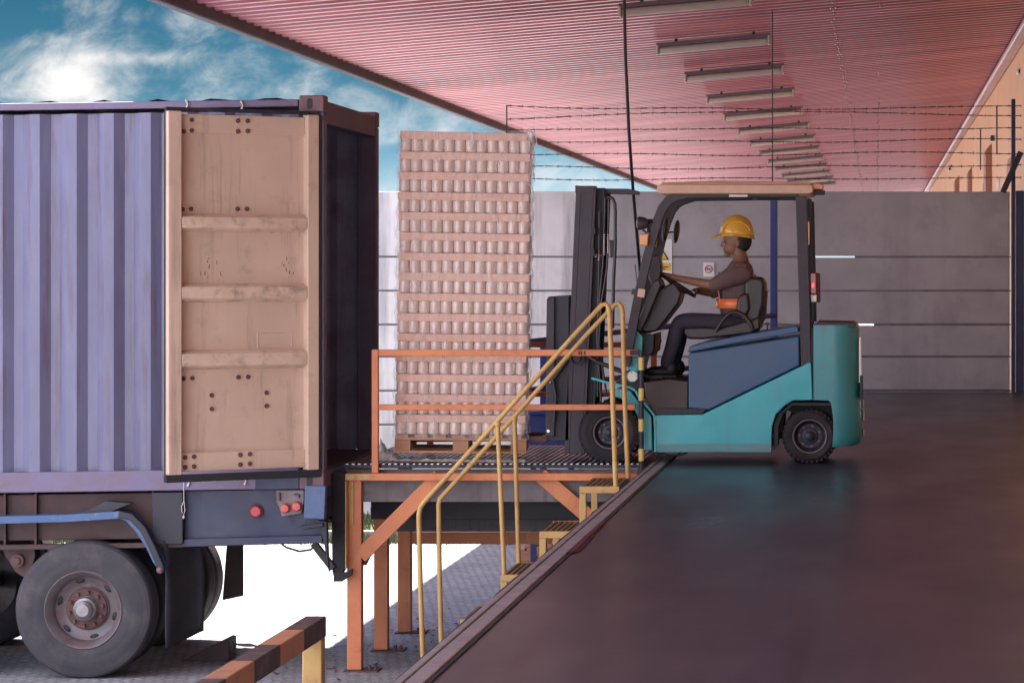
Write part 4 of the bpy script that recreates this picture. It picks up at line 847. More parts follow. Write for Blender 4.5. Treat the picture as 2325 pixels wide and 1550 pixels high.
for j in range(ny_+1):
    for i in range(nx_+1):
        f = i/nx_; g_ = j/ny_; px = 868+f*330; base = P(px, 0, 22.6).x
        hgt = (.13*(1-f*9)**2 if f < .11 else 0)*(1-abs(g_-.5)) + .010+abs(random.gauss(0, .006))
        if f < .11: hgt += abs(random.gauss(0, .02))
        vs.append((base, 22.56+g_*.34*(.35+.65*max(.2, 1-f*.5)), .007+hgt*(1 if 0 < j < ny_ else .15)))
tb.add(vs, [(j*(nx_+1)+i, j*(nx_+1)+i+1, (j+1)*(nx_+1)+i+1, (j+1)*(nx_+1)+i) for j in range(ny_) for i in range(nx_) if random.random() < 1])
tb.build('film_tail', 'film_loose', ld, LL)
for o in (pl, ld):                                  # fork tilt and slight turn
    o.rotation_euler = (0, math.radians(.9), math.radians(5.6)); o.location.x -= .058

# ------------------------------------------------------------------ forklift
FY = 22.45; FW = 1.08; FY1 = FY+FW; FO = Vector((PX(1610, FY), FY+FW/2, 0)); fk = thing('forklift', 'teal and blue electric forklift with cream roof on the dock edge', 'forklift', FO)
def fp_(mb, name, mt, bevel=.006, smooth=False, parent=None, seg=2): return mb.build(name, mt, parent or fk, FO, bevel=bevel, smooth=smooth, seg=seg)
sk = [(1483, 942), (1596, 940), (1610, 933), (1838, 822), (1842, 824), (1845, 908), (1800, 909), (1784, 918), (1762, 940), (1753, 968), (1751, 1027), (1492, 1027), (1487, 1020)]
for a, b2 in ((FY, FY+.05), (FY1-.05, FY1)): fp_(MB().prism(sk, a, b2, Yref=FY), 'side_skirt', 'teal', .010, seg=3)
fp_(MB().prism([(1490, 1000), (1748, 1000), (1748, 1024), (1492, 1024)], FY+.052, FY1-.052, Yref=FY), 'underbody', 'dark_steel', .005)
bc = [(1563, 927), (1563, 795), (1815, 755), (1816, 826), (1605, 927)]
fp_(MB().prism([(1563, 927), (1563, 808), (1567, 800), (1815, 762), (1816, 830), (1608, 932)], FY+.015, FY1-.015, Yref=FY+.015), 'battery_cover', 'blue_cover', .012, seg=3)
fp_(MB().prism([(1562, 800), (1566, 786), (1600, 776), (1700, 757), (1806, 739), (1813, 742), (1813, 756), (1700, 774), (1572, 799)], FY+.006, FY1-.006, Yref=FY+.006), 'battery_lid', 'blue_cover', .010, seg=3)
fp_(MB().prism([(1485, 941), (1466, 905), (1462, 868), (1520, 861), (1562, 866), (1562, 928), (1604, 929), (1594, 939)], FY+.03, FY1-.03, Yref=FY+.03), 'step', 'brown_panel', .008)
fp_(MB().prism([(1490, 927), (1606, 927), (1594, 939), (1488, 941)], FY+.005, FY+.029, Yref=FY+.005), 'step_lip', 'dark_steel', .003)
b_ = MB()
for k in range(8): x_ = PX(1500+k*7, FY); b_.box(x_, x_+.008, FY+.04, FY1-.04, PZ(861, FY)+.001, PZ(861, FY)+.006)
fp_(b_, 'floor_mat', 'rubber', 0)
mat('teal_worn', (.17, .30, .31), .6, 0, (.10, .36, .38), 7, .9, .4, (.20, .18, .17))
fp_(MB().prism([(1492, 1008), (1751, 1006), (1751, 1025), (1494, 1025)], FY-.003, FY-.0005, Yref=FY), 'worn_sill', 'teal_worn', .001)
# front fender, a thin bright edge with the dark side behind it
fe = [(1342, 858), (1378, 868), (1415, 876), (1432, 880), (1442, 886), (1452, 903), (1480, 935), (1487, 945), (1488, 1026)]
fb = MB(); q = [P(a, b2, FY) for a, b2 in fe]
for i in range(len(q)-1): fb.bar(q[i]+Vector((0, .02, 0)), q[i+1]+Vector((0, .02, 0)), .018, .05)
fp_(fb, 'fender_edge', 'teal', .004)
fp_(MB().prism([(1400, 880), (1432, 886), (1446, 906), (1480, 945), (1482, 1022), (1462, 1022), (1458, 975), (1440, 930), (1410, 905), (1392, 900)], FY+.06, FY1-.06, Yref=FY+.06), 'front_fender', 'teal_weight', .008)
fp_(MB().prism([(1395, 868), (1425, 840), (1452, 845), (1462, 862), (1466, 905), (1450, 900), (1430, 880)], FY+.12, FY1-.12, Yref=FY+.1), 'front_frame', 'dark_steel', .008)
# counterweight, rounded at the back corners
cwp = [(1847, 738), (1880, 738), (1910, 738), (1930, 738), (1946, 738), (1951, 745), (1952, 830), (1955, 930), (1957, 990), (1953, 1006), (1944, 1013), (1908, 1015), (1925, 975), (1918, 945), (1902, 915), (1890, 909), (1847, 908)]
pr_ = cwp
rc = .19; mb_ = MB(); rings_ = []; k_ = len(pr_)
offs = [rc*(1-math.cos(math.pi/2*j/8)) for j in range(9)]; ins = [rc*(1-math.sin(math.pi/2*j/8)) for j in range(9)]
sta = [(FY+.012+o_, i_) for o_, i_ in zip(offs, ins)]+[(FY1-.012-o_, i_) for o_, i_ in reversed(list(zip(offs, ins)))]
for yy, i_ in sta:
    lim = PX(1957, FY)-i_
    for a, b2 in pr_:
        p = P(a, b2, FY); mb_.v.append(Vector((p.x-i_*max(0, min(1, (a-1847)/100))**2.2, yy, p.z)))
for j in range(len(sta)-1):
    for i in range(k_): mb_.f.append([j*k_+i, j*k_+(i+1) % k_, (j+1)*k_+(i+1) % k_, (j+1)*k_+i])
mb_.f.append(list(range(k_))); mb_.f.append([(len(sta)-1)*k_+i for i in range(k_)][::-1])
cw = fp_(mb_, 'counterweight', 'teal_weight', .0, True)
fp_(MB().prism([(1851, 736), (1855, 731), (1938, 733), (1944, 738), (1944, 742), (1851, 742)], FY+.05, FY1-.05, Yref=FY), 'counterweight_top', 'brown_panel', .006)
b_ = MB().prism([(1950, 766), (1955, 766), (1957, 870), (1950, 870)], FY+.10, FY+.2, Yref=FY); fp_(b_, 'rear_light', 'clear_lens', .004)
b_ = MB().prism([(1952, 853), (1959, 853), (1960, 905), (1952, 905)], FY+.08, FY+.3, Yref=FY); fp_(b_, 'rear_guard', 'dark_steel', .004)
b_ = MB().tube([P(1960, 908, FY+.2), P(1960, 925, FY+.2)], .010, 8).tube([P(1960, 930, FY+.2), P(1960, 955, FY+.2)], .012, 8).tube([P(1960, 975, FY+.2), P(1960, 990, FY+.2)], .010, 8); fp_(b_, 'tow_pin', 'chrome', 0, True)
fp_(MB().box(PX(1842, FY), PX(1846.5, FY), FY+.03, FY1-.03, PZ(908, FY), PZ(745, FY)), 'seam', 'black', 0)
fp_(MB().prism([(1757, 1000), (1757, 962), (1770, 935), (1800, 915), (1893, 915), (1912, 938), (1926, 990), (1928, 1008), (1905, 1008), (1780, 930), (1775, 1000)], FY+.30, FY1-.30, Yref=FY+.05), 'wheel_well', 'black', .004)
fp_(MB().prism([(1756, 1024), (1756, 962), (1768, 938), (1798, 913), (1895, 913), (1899, 921), (1800, 921), (1778, 940), (1768, 968), (1767, 1010)], FY+.055, FY+.29, Yref=FY+.055), 'wheel_arch', 'black', .004)
b_ = MB().tube([P(1766, 985, FY+.2), P(1790, 990, FY+.2)], .018, 8).tube([P(1770, 968, FY+.4), P(1785, 958, FY+.4)], .008, 6); fp_(b_, 'steering_link', 'dark_steel', 0, True)
def fwheel(cx, cy, Yo, rt, rr, w_, flip=1):
    c_ = P(cx, cy, FY); c_.y = Yo; c_.z = rt
    f = lambda pr: [(r, o*flip) for r, o in pr]
    rm = fp_(MB().lathe(f([(rr+.002, .01), (rr+.004, -.004), (rr-.008, -.004), (rr-.014, .012), (rr*.80, .030), (rr*.74, .038), (rr*.52, .040), (rr*.48, .030), (rr*.30, .026), (rr*.28, .002), (rr*.15, -.010), (1e-4, -.012)]), c_, 44), 'wheel', 'dark_steel', 0, True)
    fp_(MB().lathe(f([(rr-.003, -.004), (rr+.004, -.006), (rr+.006, 0), (rr, .004)]), c_, 44, close=True), 'rim_edge', 'rim', 0, True, rm)
    pr = [(rr, .01), (rr+.012, -.004), (rr+(rt-rr)*.55, -.010), (rr+(rt-rr)*.6, -.006), (rt-.028, -.002), (rt-.012, .008), (rt, .03), (rt, w_-.03), (rt-.02, w_), (rr, w_)]
    fp_(MB().lathe(f(pr), c_, 56), 'tyre', 'tyre_black', 0, True, rm)
    b_ = MB()
    nlug = 34
    for k in range(nlug):
        a = 2*math.pi*k/nlug; d = Vector((math.cos(a), 0, math.sin(a))); t_ = Vector((-d.z, 0, d.x))
        b_.bar(c_+d*(rt-.010)+Vector((0, flip*.004, 0)), c_+d*(rt-.004)+t_*.02+Vector((0, flip*w_*.48, 0)), .020, .02, d)
    fp_(b_, 'tread', 'tyre_black', .003, False, rm)
    for k in range(7):
        a = 2*math.pi*k/7+.4; fp_(MB().cyl(c_+Vector((rr*.62*math.cos(a), flip*.036, rr*.62*math.sin(a))), .011, -.012, .008, 6), 'wheel_nut', 'casting', 0, False, rm)
fwheel(1383, 985, FY+.02, .236, .120, .20); fwheel(1383, 985, FY1-.02, .236, .120, .20, -1)
fwheel(1838, 995, FY+.05, .208, .126, .17); fwheel(1838, 995, FY1-.05, .208, .126, .17, -1)
# overhead guard
gp = [(1418, 832), (1430, 770), (1447, 680), (1462, 612), (1478, 548), (1492, 500), (1503, 473), (1516, 456), (1532, 447), (1560, 443), (1700, 441), (1812, 441)]
for k, yy in enumerate((FY+.06, FY1-.06)):
    b_ = MB(); q = [P(a, b2, FY) for a, b2 in gp]; q = [Vector((p.x, yy, p.z)) for p in q]; hw = .036
    n2 = len(q); vs = []
    for i in range(n2):
        d = (q[min(i+1, n2-1)]-q[max(i-1, 0)]).normalized(); nn = Vector((-d.z, 0, d.x)); h = hw if i < 9 else .022
        vs += [q[i]+nn*h+Vector((0, -.025, 0)), q[i]-nn*h+Vector((0, -.025, 0)), q[i]-nn*h+Vector((0, .025, 0)), q[i]+nn*h+Vector((0, .025, 0))]
    b_.add(vs, [(i*4+j, i*4+(j+1) % 4, i*4+4+(j+1) % 4, i*4+4+j) for i in range(n2-1) for j in range(4)]+[(3, 2, 1, 0), (4*n2-4, 4*n2-3, 4*n2-2, 4*n2-1)])
    fp_(b_, 'front_pillar', 'mast_steel', .006)
    b_ = MB().prism([(1806, 446), (1832, 446), (1842, 822), (1818, 832)], yy-.03, yy+.03, Yref=FY); fp_(b_, 'rear_pillar', 'mast_steel', .006)
    b_ = MB().prism([(1833, 448), (1842, 452), (1848, 735), (1840, 735)], yy+.03, yy+.07, Yref=FY); fp_(b_, 'rear_conduit', 'dark_steel', .004)
rf = fp_(MB().prism([(1490, 430), (1494, 420), (1503, 418), (1842, 419), (1846, 424), (1846, 437), (1838, 440), (1500, 440), (1492, 437)], FY+.0, FY1-.0, Yref=FY), 'roof', 'cream', .012, seg=3)
b_ = MB()
for k in range(9): yy = FY+.12+k*.105; b_.box(PX(1500, FY), PX(1838, FY), yy, yy+.03, PZ(418, FY)+.001, PZ(418, FY)+.02)
b_.tube([P(1500, 416, FY+.3), P(1640, 412, FY+.3), P(1800, 415, FY+.3)], .007, 6)
fp_(b_, 'roof_bar', 'cream', .003, False, rf)
b_ = MB().prism([(1655, 442), (1697, 442), (1697, 447), (1655, 447)], FY+.02, FY+.034, Yref=FY); fp_(b_, 'label_strip', 'white_sticker', .001, False, rf)
b_ = MB().prism([(1705, 443), (1722, 443), (1717, 452), (1712, 455)], FY+.1, FY+.16, Yref=FY); fp_(b_, 'hook', 'dark_steel', .002, False, rf)
# beacon and rear lamps
b_ = MB().prism([(1846, 430), (1872, 431), (1872, 440), (1846, 441)], FY+.10, FY+.3, Yref=FY); fp_(b_, 'beacon_bracket', 'dark_steel', .003)
b_ = MB().prism([(1844, 418), (1850, 415), (1864, 416), (1869, 422), (1869, 430), (1844, 430)], FY+.12, FY+.22, Yref=FY); fp_(b_, 'beacon', 'amber', .008, True)
tl = fp_(MB().prism([(1846, 619), (1861, 620), (1862, 686), (1848, 687)], FY+.10, FY+.22, Yref=FY), 'tail_lamp', 'dark_red', .006)
mat('lit_red', (.8, .05, .06), .25, coat=.5); e_ = M['lit_red'].node_tree.nodes['Principled BSDF']; e_.inputs['Emission Color'].default_value = (1, .05, .05, 1); e_.inputs['Emission Strength'].default_value = .9
fp_(MB().prism([(1838, 619), (1853, 619), (1854, 668), (1839, 668)], FY+.07, FY+.16, Yref=FY), 'red_lens', 'red_lens', .008, True, tl)
fp_(MB().ball(P(1846, 648, FY+.075), .012, .008, .026, 12, 8), 'bulb', 'lit_red', 0, True, tl)
fp_(MB().prism([(1840, 669), (1854, 669), (1854, 686), (1841, 686)], FY+.07, FY+.16, Yref=FY), 'white_lens', 'clear_lens', .006, True, tl)
fp_(MB().prism([(1833, 500), (1838, 505), (1838, 555), (1833, 558)], FY+.04, FY+.10, Yref=FY), 'reflector', 'amber', .003)
# head lamps, indicators, mirrors
for k, yy in enumerate((FY+.03, FY1-.1)):
    c_ = P(1458, 507, FY); c_.y = yy
    hl = fp_(MB().lathe([(1e-4, .05), (.028, .045), (.045, .02), (.052, -.02), (.050, -.035), (.046, -.038)], c_, 20, 'X'), 'head_lamp', 'mast_steel', 0, True)
    fp_(MB().lathe([(1e-4, -.046), (.03, -.044), (.046, -.036)], c_, 20, 'X'), 'lens', 'clear_lens', 0, True, hl)
    b_ = MB().tube([c_+Vector((0, 0, -.05)), c_+Vector((.03, 0, -.07)), c_+Vector((.09, .02, -.05))], .008, 6).tube([c_+Vector((.05, 0, 0)), c_+Vector((.11, .02, .01))], .008, 6); fp_(b_, 'bracket', 'dark_steel', 0, True, hl)
    b_ = MB().prism([(1454, 531), (1473, 530), (1470, 559), (1452, 556)], yy-.03, yy+.04, Yref=FY); fp_(b_, 'indicator', 'amber', .008)
for px, py, yy in ((1536, 526, FY1-.02), (1511, 520, FY+.35)):
    c_ = P(px, py, yy); c_ = Vector((c_.x, yy, c_.z)); mr_ = fp_(MB().ball(c_, .026, .075, .095, 20, 14, Matrix.Rotation(.12, 3, 'Y')), 'mirror', 'leather', 0, True)
    fp_(MB().tube([c_, c_+Vector((-.10, 0, -.01))], .006, 6), 'stalk', 'dark_steel', 0, True, mr_)
# dash, column and wheel
fp_(MB().prism([(1440, 742), (1462, 690), (1480, 640), (1494, 632), (1500, 648), (1470, 720), (1452, 756)], FY+.16, FY+.62, Yref=FY+.1), 'dash_side', 'leather', .010)
fp_(MB().prism([(1446, 750), (1470, 700), (1498, 655), (1530, 640), (1548, 664), (1540, 690), (1492, 752), (1472, 756)], FY+.30, FY+.80, Yref=FY+.3), 'dashboard', 'leather', .015, seg=3)
fp_(MB().prism([(1479, 580), (1498, 578), (1502, 608), (1497, 636), (1500, 662), (1488, 664), (1472, 630), (1470, 608)], FY+.35, FY+.55, Yref=FY+.35), 'display_hood', 'leather', .010)
fp_(MB().prism([(1437, 744), (1459, 763), (1457, 806), (1446, 850), (1424, 836)], FY+.10, FY1-.10, Yref=FY+.08), 'cowl', 'teal', .006)
fp_(MB().prism([(1458, 764), (1484, 757), (1482, 800), (1470, 808), (1458, 806)], FY+.16, FY1-.16, Yref=FY+.1), 'cowl_side', 'dark_steel', .006)
fp_(MB().prism([(1486, 758), (1497, 757), (1500, 775), (1488, 808), (1476, 808)], FY+.3, FY+.42, Yref=FY+.3), 'pedal_box', 'rusty', .004)
fp_(MB().lathe([(1e-4, -.006), (.042, -.006), (.045, 0), (1e-4, 0)], P(1436, 854, FY+.05), 28), 'round_label', 'white_sticker', 0, True)
fp_(MB().lathe([(.039, -.0085), (.0425, -.0085), (.0425, -.006), (.039, -.006)], P(1436, 854, FY+.05), 28, close=True), 'label_ring', 'green', 0)
fp_(MB().cyl(P(1434, 846, FY+.044), .005, -.002, 0, 10), 'label_dot', 'red', 0); fp_(MB().box(PX(1444, FY)+.0, PX(1448, FY), FY+.041, FY+.0435, PZ(856, FY), PZ(852, FY)), 'label_mark', 'green', 0)
YC = FY+FW/2-.04                                       # driver's centre plane
sw0 = P(1506, 626, YC); sw1 = P(1577, 672, YC); swc = (sw0+sw1)/2; ax = (sw1-sw0).normalized(); nrm = Vector((-ax.z, 0, ax.x)); nrm = nrm if nrm.z > 0 else -nrm; rw = (sw1-sw0).length/2
ringp = [swc+ax*rw*math.cos(2*math.pi*k/32)+Vector((0, 1, 0))*rw*1.15*math.sin(2*math.pi*k/32) for k in range(33)]
swo = fp_(MB().tube(ringp, .013, 8), 'steering_wheel', 'leather', 0, True)
b_ = MB()
for a in (math.pi/2, math.pi*7/6, math.pi*11/6): b_.tube([swc-nrm*.03, swc+ax*rw*math.cos(a)+Vector((0, 1, 0))*rw*1.15*math.sin(a)], .010, 6)
b_.tube([swc-nrm*.06, swc+nrm*.005], [.04, .034], 14); fp_(b_, 'spoke', 'leather', 0, True, swo)
fp_(MB().tube([swc-nrm*.04, swc-nrm*.28], [.045, .06], 12), 'steering_column', 'leather', 0, True)
kc = swc+ax*rw*.94+Vector((0, .06, 0)); fp_(MB().tube([kc, kc+nrm*.03], .007, 6).ball(kc+nrm*.045, .02, .02, .022, 12, 8), 'spinner_knob', 'leather', 0, True, swo)
# seat
fp_(MB().prism([(1556, 752), (1560, 742), (1580, 740), (1640, 742), (1712, 722), (1728, 716), (1730, 745), (1706, 757), (1600, 769), (1566, 768)], YC-.25, YC+.25, Yref=YC), 'seat_cushion', 'leather', .025, True, seg=4)
sb = fp_(MB().prism([(1692, 640), (1706, 628), (1730, 628), (1740, 640), (1738, 690), (1722, 745), (1702, 752), (1690, 740), (1694, 700)], YC-.24, YC+.24, Yref=YC), 'seat_back', 'leather', .03, True, seg=4)
fp_(MB().prism([(1674, 684), (1682, 668), (1700, 664), (1704, 700), (1695, 720), (1680, 716), (1672, 700)], YC-.27, YC-.22, Yref=YC-.2), 'side_bolster', 'leather', .02, True, sb, 4)
b_ = MB().tube([P(a, b2, YC-.27) for a, b2 in ((1625, 752), (1640, 728), (1655, 712), (1672, 708), (1690, 716), (1705, 735), (1708, 748))], [.014, .016, .018, .018, .018, .018, .014], 10); fp_(b_, 'hip_guard', 'leather', 0, True)
b_ = MB().prism([(1724, 700), (1736, 660), (1742, 660), (1738, 720), (1722, 752), (1712, 754)], YC-.18, YC+.18, Yref=YC); fp_(b_, 'seat_shell', 'brown_panel', .01, True)
b_ = MB().tube([P(1742, 752, YC-.2), P(1742, 737, YC-.2)], .006, 6).cyl(P(1742, 736, YC-.2), .018, 0, .012, 12, 'Z'); fp_(b_, 'lever_knob', 'black', 0, True)
# mast
def mastx(py): return 1308-(py-422)*.0445
ml = lambda a, b2, w0, w1: [(mastx(a)+w0, a), (mastx(a)+w1, a), (mastx(b2)+w1, b2), (mastx(b2)+w0, b2)]
YM0, YM1 = FY+.22, FY1-.22
for yy in (YM0, YM1-.05):
    b_ = MB().prism(ml(422, 1030, 0, 12), yy, yy+.05, Yref=FY+.22).prism(ml(422, 1030, 12.2, 40), yy+.0, yy+.014, Yref=FY+.22).prism(ml(422, 1030, 40.2, 46), yy, yy+.05, Yref=FY+.22); fp_(b_, 'outer_mast', 'mast_steel', .003)
    yi = yy+.055 if yy == YM0 else yy-.055
    b_ = MB().prism(ml(426, 1015, 24, 30), yi, yi+.05, Yref=FY+.22).prism(ml(426, 1015, 30.2, 58), yi+.018, yi+.032, Yref=FY+.22).prism(ml(426, 1015, 58.2, 64), yi, yi+.05, Yref=FY+.22); fp_(b_, 'inner_mast', 'dark_steel', .003)
fp_(MB().prism([(1306, 421), (1350, 424), (1350, 440), (1306, 438)], YM0-.004, YM1+.004, Yref=FY+.22), 'mast_head', 'mast_steel', .004)
fp_(MB().prism([(1328, 427), (1425, 428), (1447, 433), (1447, 441), (1425, 440), (1328, 437)], YM0+.1, YM0+.28, Yref=FY+.25), 'top_guide', 'mast_steel', .004)
b_ = MB()
for py in (560, 880): b_.prism(ml(py, py+28, 14, 38), YM0+.016, YM1-.016, Yref=FY+.22)
fp_(b_, 'cross_tie', 'mast_steel', .004)
b_ = MB()
for yy in (YM0+.12, YM1-.14): b_.tube([P(mastx(450)+62, 450, yy), P(mastx(1000)+58, 1000, yy)], .024, 12)
fp_(b_, 'lift_cylinder', 'dark_steel', 0, True)
b_ = MB(); yh = YM0+.02
b_.tube([P(1368, 1000, yh), P(1362, 860, yh), P(1355, 760, yh), P(1362, 670, yh), P(1369, 600, yh), P(1372, 520, yh), P(1374, 450, yh)], .008, 8)
b_.tube([P(1378, 900, yh), P(1360, 780, yh), P(1365, 690, yh), P(1378, 610, yh), P(1381, 540, yh), P(1382, 452, yh)], .008, 8)
b_.tube([P(1357, 900, yh), P(1357, 760, yh), P(1360, 600, yh), P(1361, 480, yh)], .008, 8)
b_.tube([P(1391, 745, yh), P(1393, 640, yh), P(1397, 560, yh), P(1397, 480, yh), P(1396, 462, yh), P(1391, 451, yh), P(1383, 447, yh), P(1376, 450, yh)], .013, 8)
fp_(b_, 'hydraulic_hose', 'hose', 0, True)
b_ = MB()
for px, a, b2 in ((1372, 533, 582), (1381, 533, 578), (1360, 570, 592), (1353, 578, 584)):
    py = a
    while py < b2: b_.ball(P(px, py, yh-.01), .0085, .0085, .009, 8, 6); py += 5
b_.tube([P(1345, 580, yh-.01), P(1368, 580, yh-.01)], .005, 6)
fp_(b_, 'hose_coupling', 'chrome', 0, True)
b_ = MB().prism([(1384, 545), (1398, 545), (1399, 584), (1386, 584)], yh-.01, yh+.05, Yref=yh).prism([(1342, 515), (1353, 517), (1353, 532), (1342, 532)], YM0-.03, YM0-.001, Yref=YM0).prism([(1340, 568), (1350, 565), (1352, 582), (1338, 582)], YM0-.03, YM0-.001, Yref=YM0)
fp_(b_, 'hose_clamp', 'dark_steel', .003)
b_ = MB().lathe([(.045, -.01), (.058, -.01), (.058, .01), (.045, .01)], P(1310, 812, YM0-.02), 24, close=True).cyl(P(1310, 812, YM0-.02), .03, -.012, .012, 16); fp_(b_, 'mast_roller', 'dark_steel', 0, True)
b_ = MB().tube([P(1338, 810, FY+.2), P(1358, 822, FY+.2), P(1430, 850, FY+.2)], [.008, .018, .018], 10); fp_(b_, 'tilt_cylinder', 'mast_steel', 0, True)
b_ = MB().tube([P(1338, 811, FY+.19), P(1352, 818, FY+.19)], .010, 8).cyl(P(1347, 860, FY+.02), .008, -.01, .02, 8); fp_(b_, 'cylinder_rod', 'chrome', 0, True)
# carriage and forks
b_ = MB().prism([(1241, 680), (1246, 673), (1292, 670), (1292, 1000), (1255, 1002), (1238, 995)], YM0+.0, YM0+.08, Yref=FY+.22).prism([(1241, 680), (1246, 673), (1292, 670), (1292, 1000), (1255, 1002), (1238, 995)], YM1-.08, YM1, Yref=FY+.22)
b_.prism([(1262, 675), (1290, 672), (1290, 705), (1262, 705)], YM0+.081, YM1-.081, Yref=FY+.22).prism([(1262, 890), (1290, 890), (1290, 940), (1262, 940)], YM0+.081, YM1-.081, Yref=FY+.22); cg = fp_(b_, 'carriage', 'dark_steel', .005)
fp_(MB().prism([(1242, 681), (1260, 674), (1260, 990), (1240, 990)], YM0-.03, YM0-.0005, Yref=FY+.22), 'carriage_plate', 'mast_steel', .006, False, cg)
b_ = MB().cyl(P(1245, 978, YM0-.03), .012, -.01, .01, 12).cyl(P(1250, 868, YM0-.03), .007, -.01, .01, 8); fp_(b_, 'pin', 'chrome', 0, True, cg)
b_ = MB().tube([P(1255, 860, YM0-.04), P(1262, 900, YM0-.04), P(1258, 960, YM0-.04)], .01, 8).tube([P(1250, 870, YM0-.03), P(1290, 815, YM0-.03)], .012, 8); fp_(b_, 'hose', 'hose', 0, True, cg)
for yy in (YM0+.03, YM1-.13):
    b_ = MB().prism([(1246, 830), (1252, 830), (1250, 992), (1238, 1003), (1190, 1001), (900, 1004), (900, 1000), (1190, 990), (1228, 990), (1240, 985)], yy, yy+.10, Yref=FY+.25); fp_(b_, 'fork', 'rusty', .003)
b_ = MB().tube([P(1500, 1027, FY+.1), P(1520, 1033, FY+.1), P(1545, 1033, FY+.1), P(1562, 1027, FY+.1)], .007, 8); fp_(b_, 'loose_cable', 'cable', 0, True)
b_ = MB().tube([P(1442, 600, FY+.07), P(1446, 640, FY+.07)], .004, 6).prism([(1436, 655), (1447, 657), (1445, 671), (1432, 668)], FY+.02, FY+.06, Yref=FY).prism([(1448, 655), (1464, 657), (1462, 675), (1446, 672)], FY+.025, FY+.036, Yref=FY); fp_(b_, 'aerial', 'brown_panel', 0)
b_ = MB().prism([(1449, 655), (1465, 657), (1462, 676), (1446, 673)], FY+.020, FY+.0245, Yref=FY); fp_(b_, 'pillar_label', 'cream', 0)

# ------------------------------------------------------------------ driver
DO = P(1650, 750, YC); dr = thing('person', 'forklift driver in yellow hard hat and dark work clothes gripping the steering wheel', 'person', DO)
def skin(name, chains, mt, parent, sub=2, extra=None):
    """chains: lists of (point, radius); shared points are merged by key"""
    me = bpy.data.meshes.new(name); vs = []; rs = []; es = []; idx = {}
    for ch_ in chains:
        prev = None
        for p, r in ch_:
            k = tuple(round(c, 4) for c in p)
            if k not in idx: idx[k] = len(vs); vs.append(Vector(p)-DO); rs.append(r)
            if prev is not None: es.append((prev, idx[k]))
            prev = idx[k]
    me.from_pydata(vs, es, []); o = bpy.data.objects.new(name, me); COL.objects.link(o)
    sm_ = o.modifiers.new('skin', 'SKIN'); sm_.use_smooth_shade = True
    for i, r in enumerate(rs):
        d_ = me.skin_vertices[0].data[i]; d_.radius = r if isinstance(r, tuple) else (r, r); d_.use_root = (i == 0)
    ss = o.modifiers.new('sub', 'SUBSURF'); ss.levels = sub; ss.render_levels = sub
    dg = bpy.context.evaluated_depsgraph_get(); dg.update(); m2 = bpy.data.meshes.new_from_object(o.evaluated_get(dg)); bpy.data.objects.remove(o)
    vv = [v_.co.copy()+DO for v_ in m2.vertices]; ff = [list(p.vertices) for p in m2.polygons]; mb = MB(); mb.add(vv, ff)
    if extra: extra(mb)
    r_ = mb.build(name, mt, parent, DO, smooth=True)
    for p in r_.data.polygons: p.use_smooth = True
    return r_
Q = lambda px, py, dy=0.: P(px, py, YC+dy)
pel = Q(1683, 738); sp1 = Q(1680, 700); ch1 = Q(1678, 655); ch2 = Q(1682, 618); nk = Q(1683, 590); nk2 = Q(1678, 572); hd = Q(1673, 556); hd2 = Q(1672, 532)
shN, shF = Q(1682, 616, -.19), Q(1682, 616, .19); elN, elF = Q(1620, 648, -.235), Q(1618, 664, .20); wrN, wrF = Q(1540, 632, -.12), Q(1584, 660, .10)
hpN, hpF = Q(1680, 742, -.09), Q(1680, 742, .09); knN, knF = Q(1541, 727, -.13), Q(1548, 730, .12); anN, anF = Q(1509, 838, -.12), Q(1525, 838, .12)
grip = sw0+Vector((.0, -.035, .01)); gripF = kc+nrm*.045
def extra_body(mb):
    # skull, jaw, nose, ear
    mb.ball(Q(1671, 538), .098, .078, .115, 24, 18); mb.ball(Q(1663, 562), .066, .058, .058, 18, 12)
    mb.add([Q(1643, 540, -.010), Q(1643, 540, .010), Q(1634, 559, 0), Q(1643, 563, -.018), Q(1643, 563, .018)], [(0, 1, 2), (0, 2, 3), (1, 4, 2), (2, 4, 3)])
    mb.ball(Q(1644.5, 566), .012, .024, .007, 12, 8); mb.ball(Q(1645.5, 570.5), .012, .022, .006, 12, 8); mb.ball(Q(1651, 577), .026, .034, .020, 14, 8)
    for s_ in (-1, 1): mb.ball(Q(1675, 552, s_*.080), .016, .010, .028, 12, 8); mb.ball(Q(1645, 549, s_*.030), .012, .014, .010, 10, 8)
    for g_, wr, sy in ((grip, wrN, -1), (gripF, wrF, 1)):
        d = (g_-wr).normalized(); palm = wr+d*(g_-wr).length*.62
        side = Vector((0, 1, 0))
        mb.ball(palm+Vector((0, 0, .004)), .046, .040, .018, 16, 10, d.to_track_quat('X', 'Z').to_matrix())
        for k, ln in enumerate((.034, .038, .036, .028)):
            b0 = palm+d*.032+side*(-.028+k*.0185)+Vector((0, 0, .008)); k1 = b0+d*ln+Vector((0, 0, .004)); k2 = k1+d*.016+Vector((0, 0, -.022)); k3 = k2-d*.012+Vector((0, 0, -.016))
            mb.tube([b0-d*.012, b0, k1, k2, k3], [.0095, .0095, .009, .0082, .0065], 8)
        b0 = palm-d*.01+side*(.034*-sy)+Vector((0, 0, -.004)); mb.tube([b0, b0+d*.03+Vector((0, -sy*.012, -.012)), b0+d*.052+Vector((0, -sy*.002, -.026))], [.011, .0105, .008], 8)
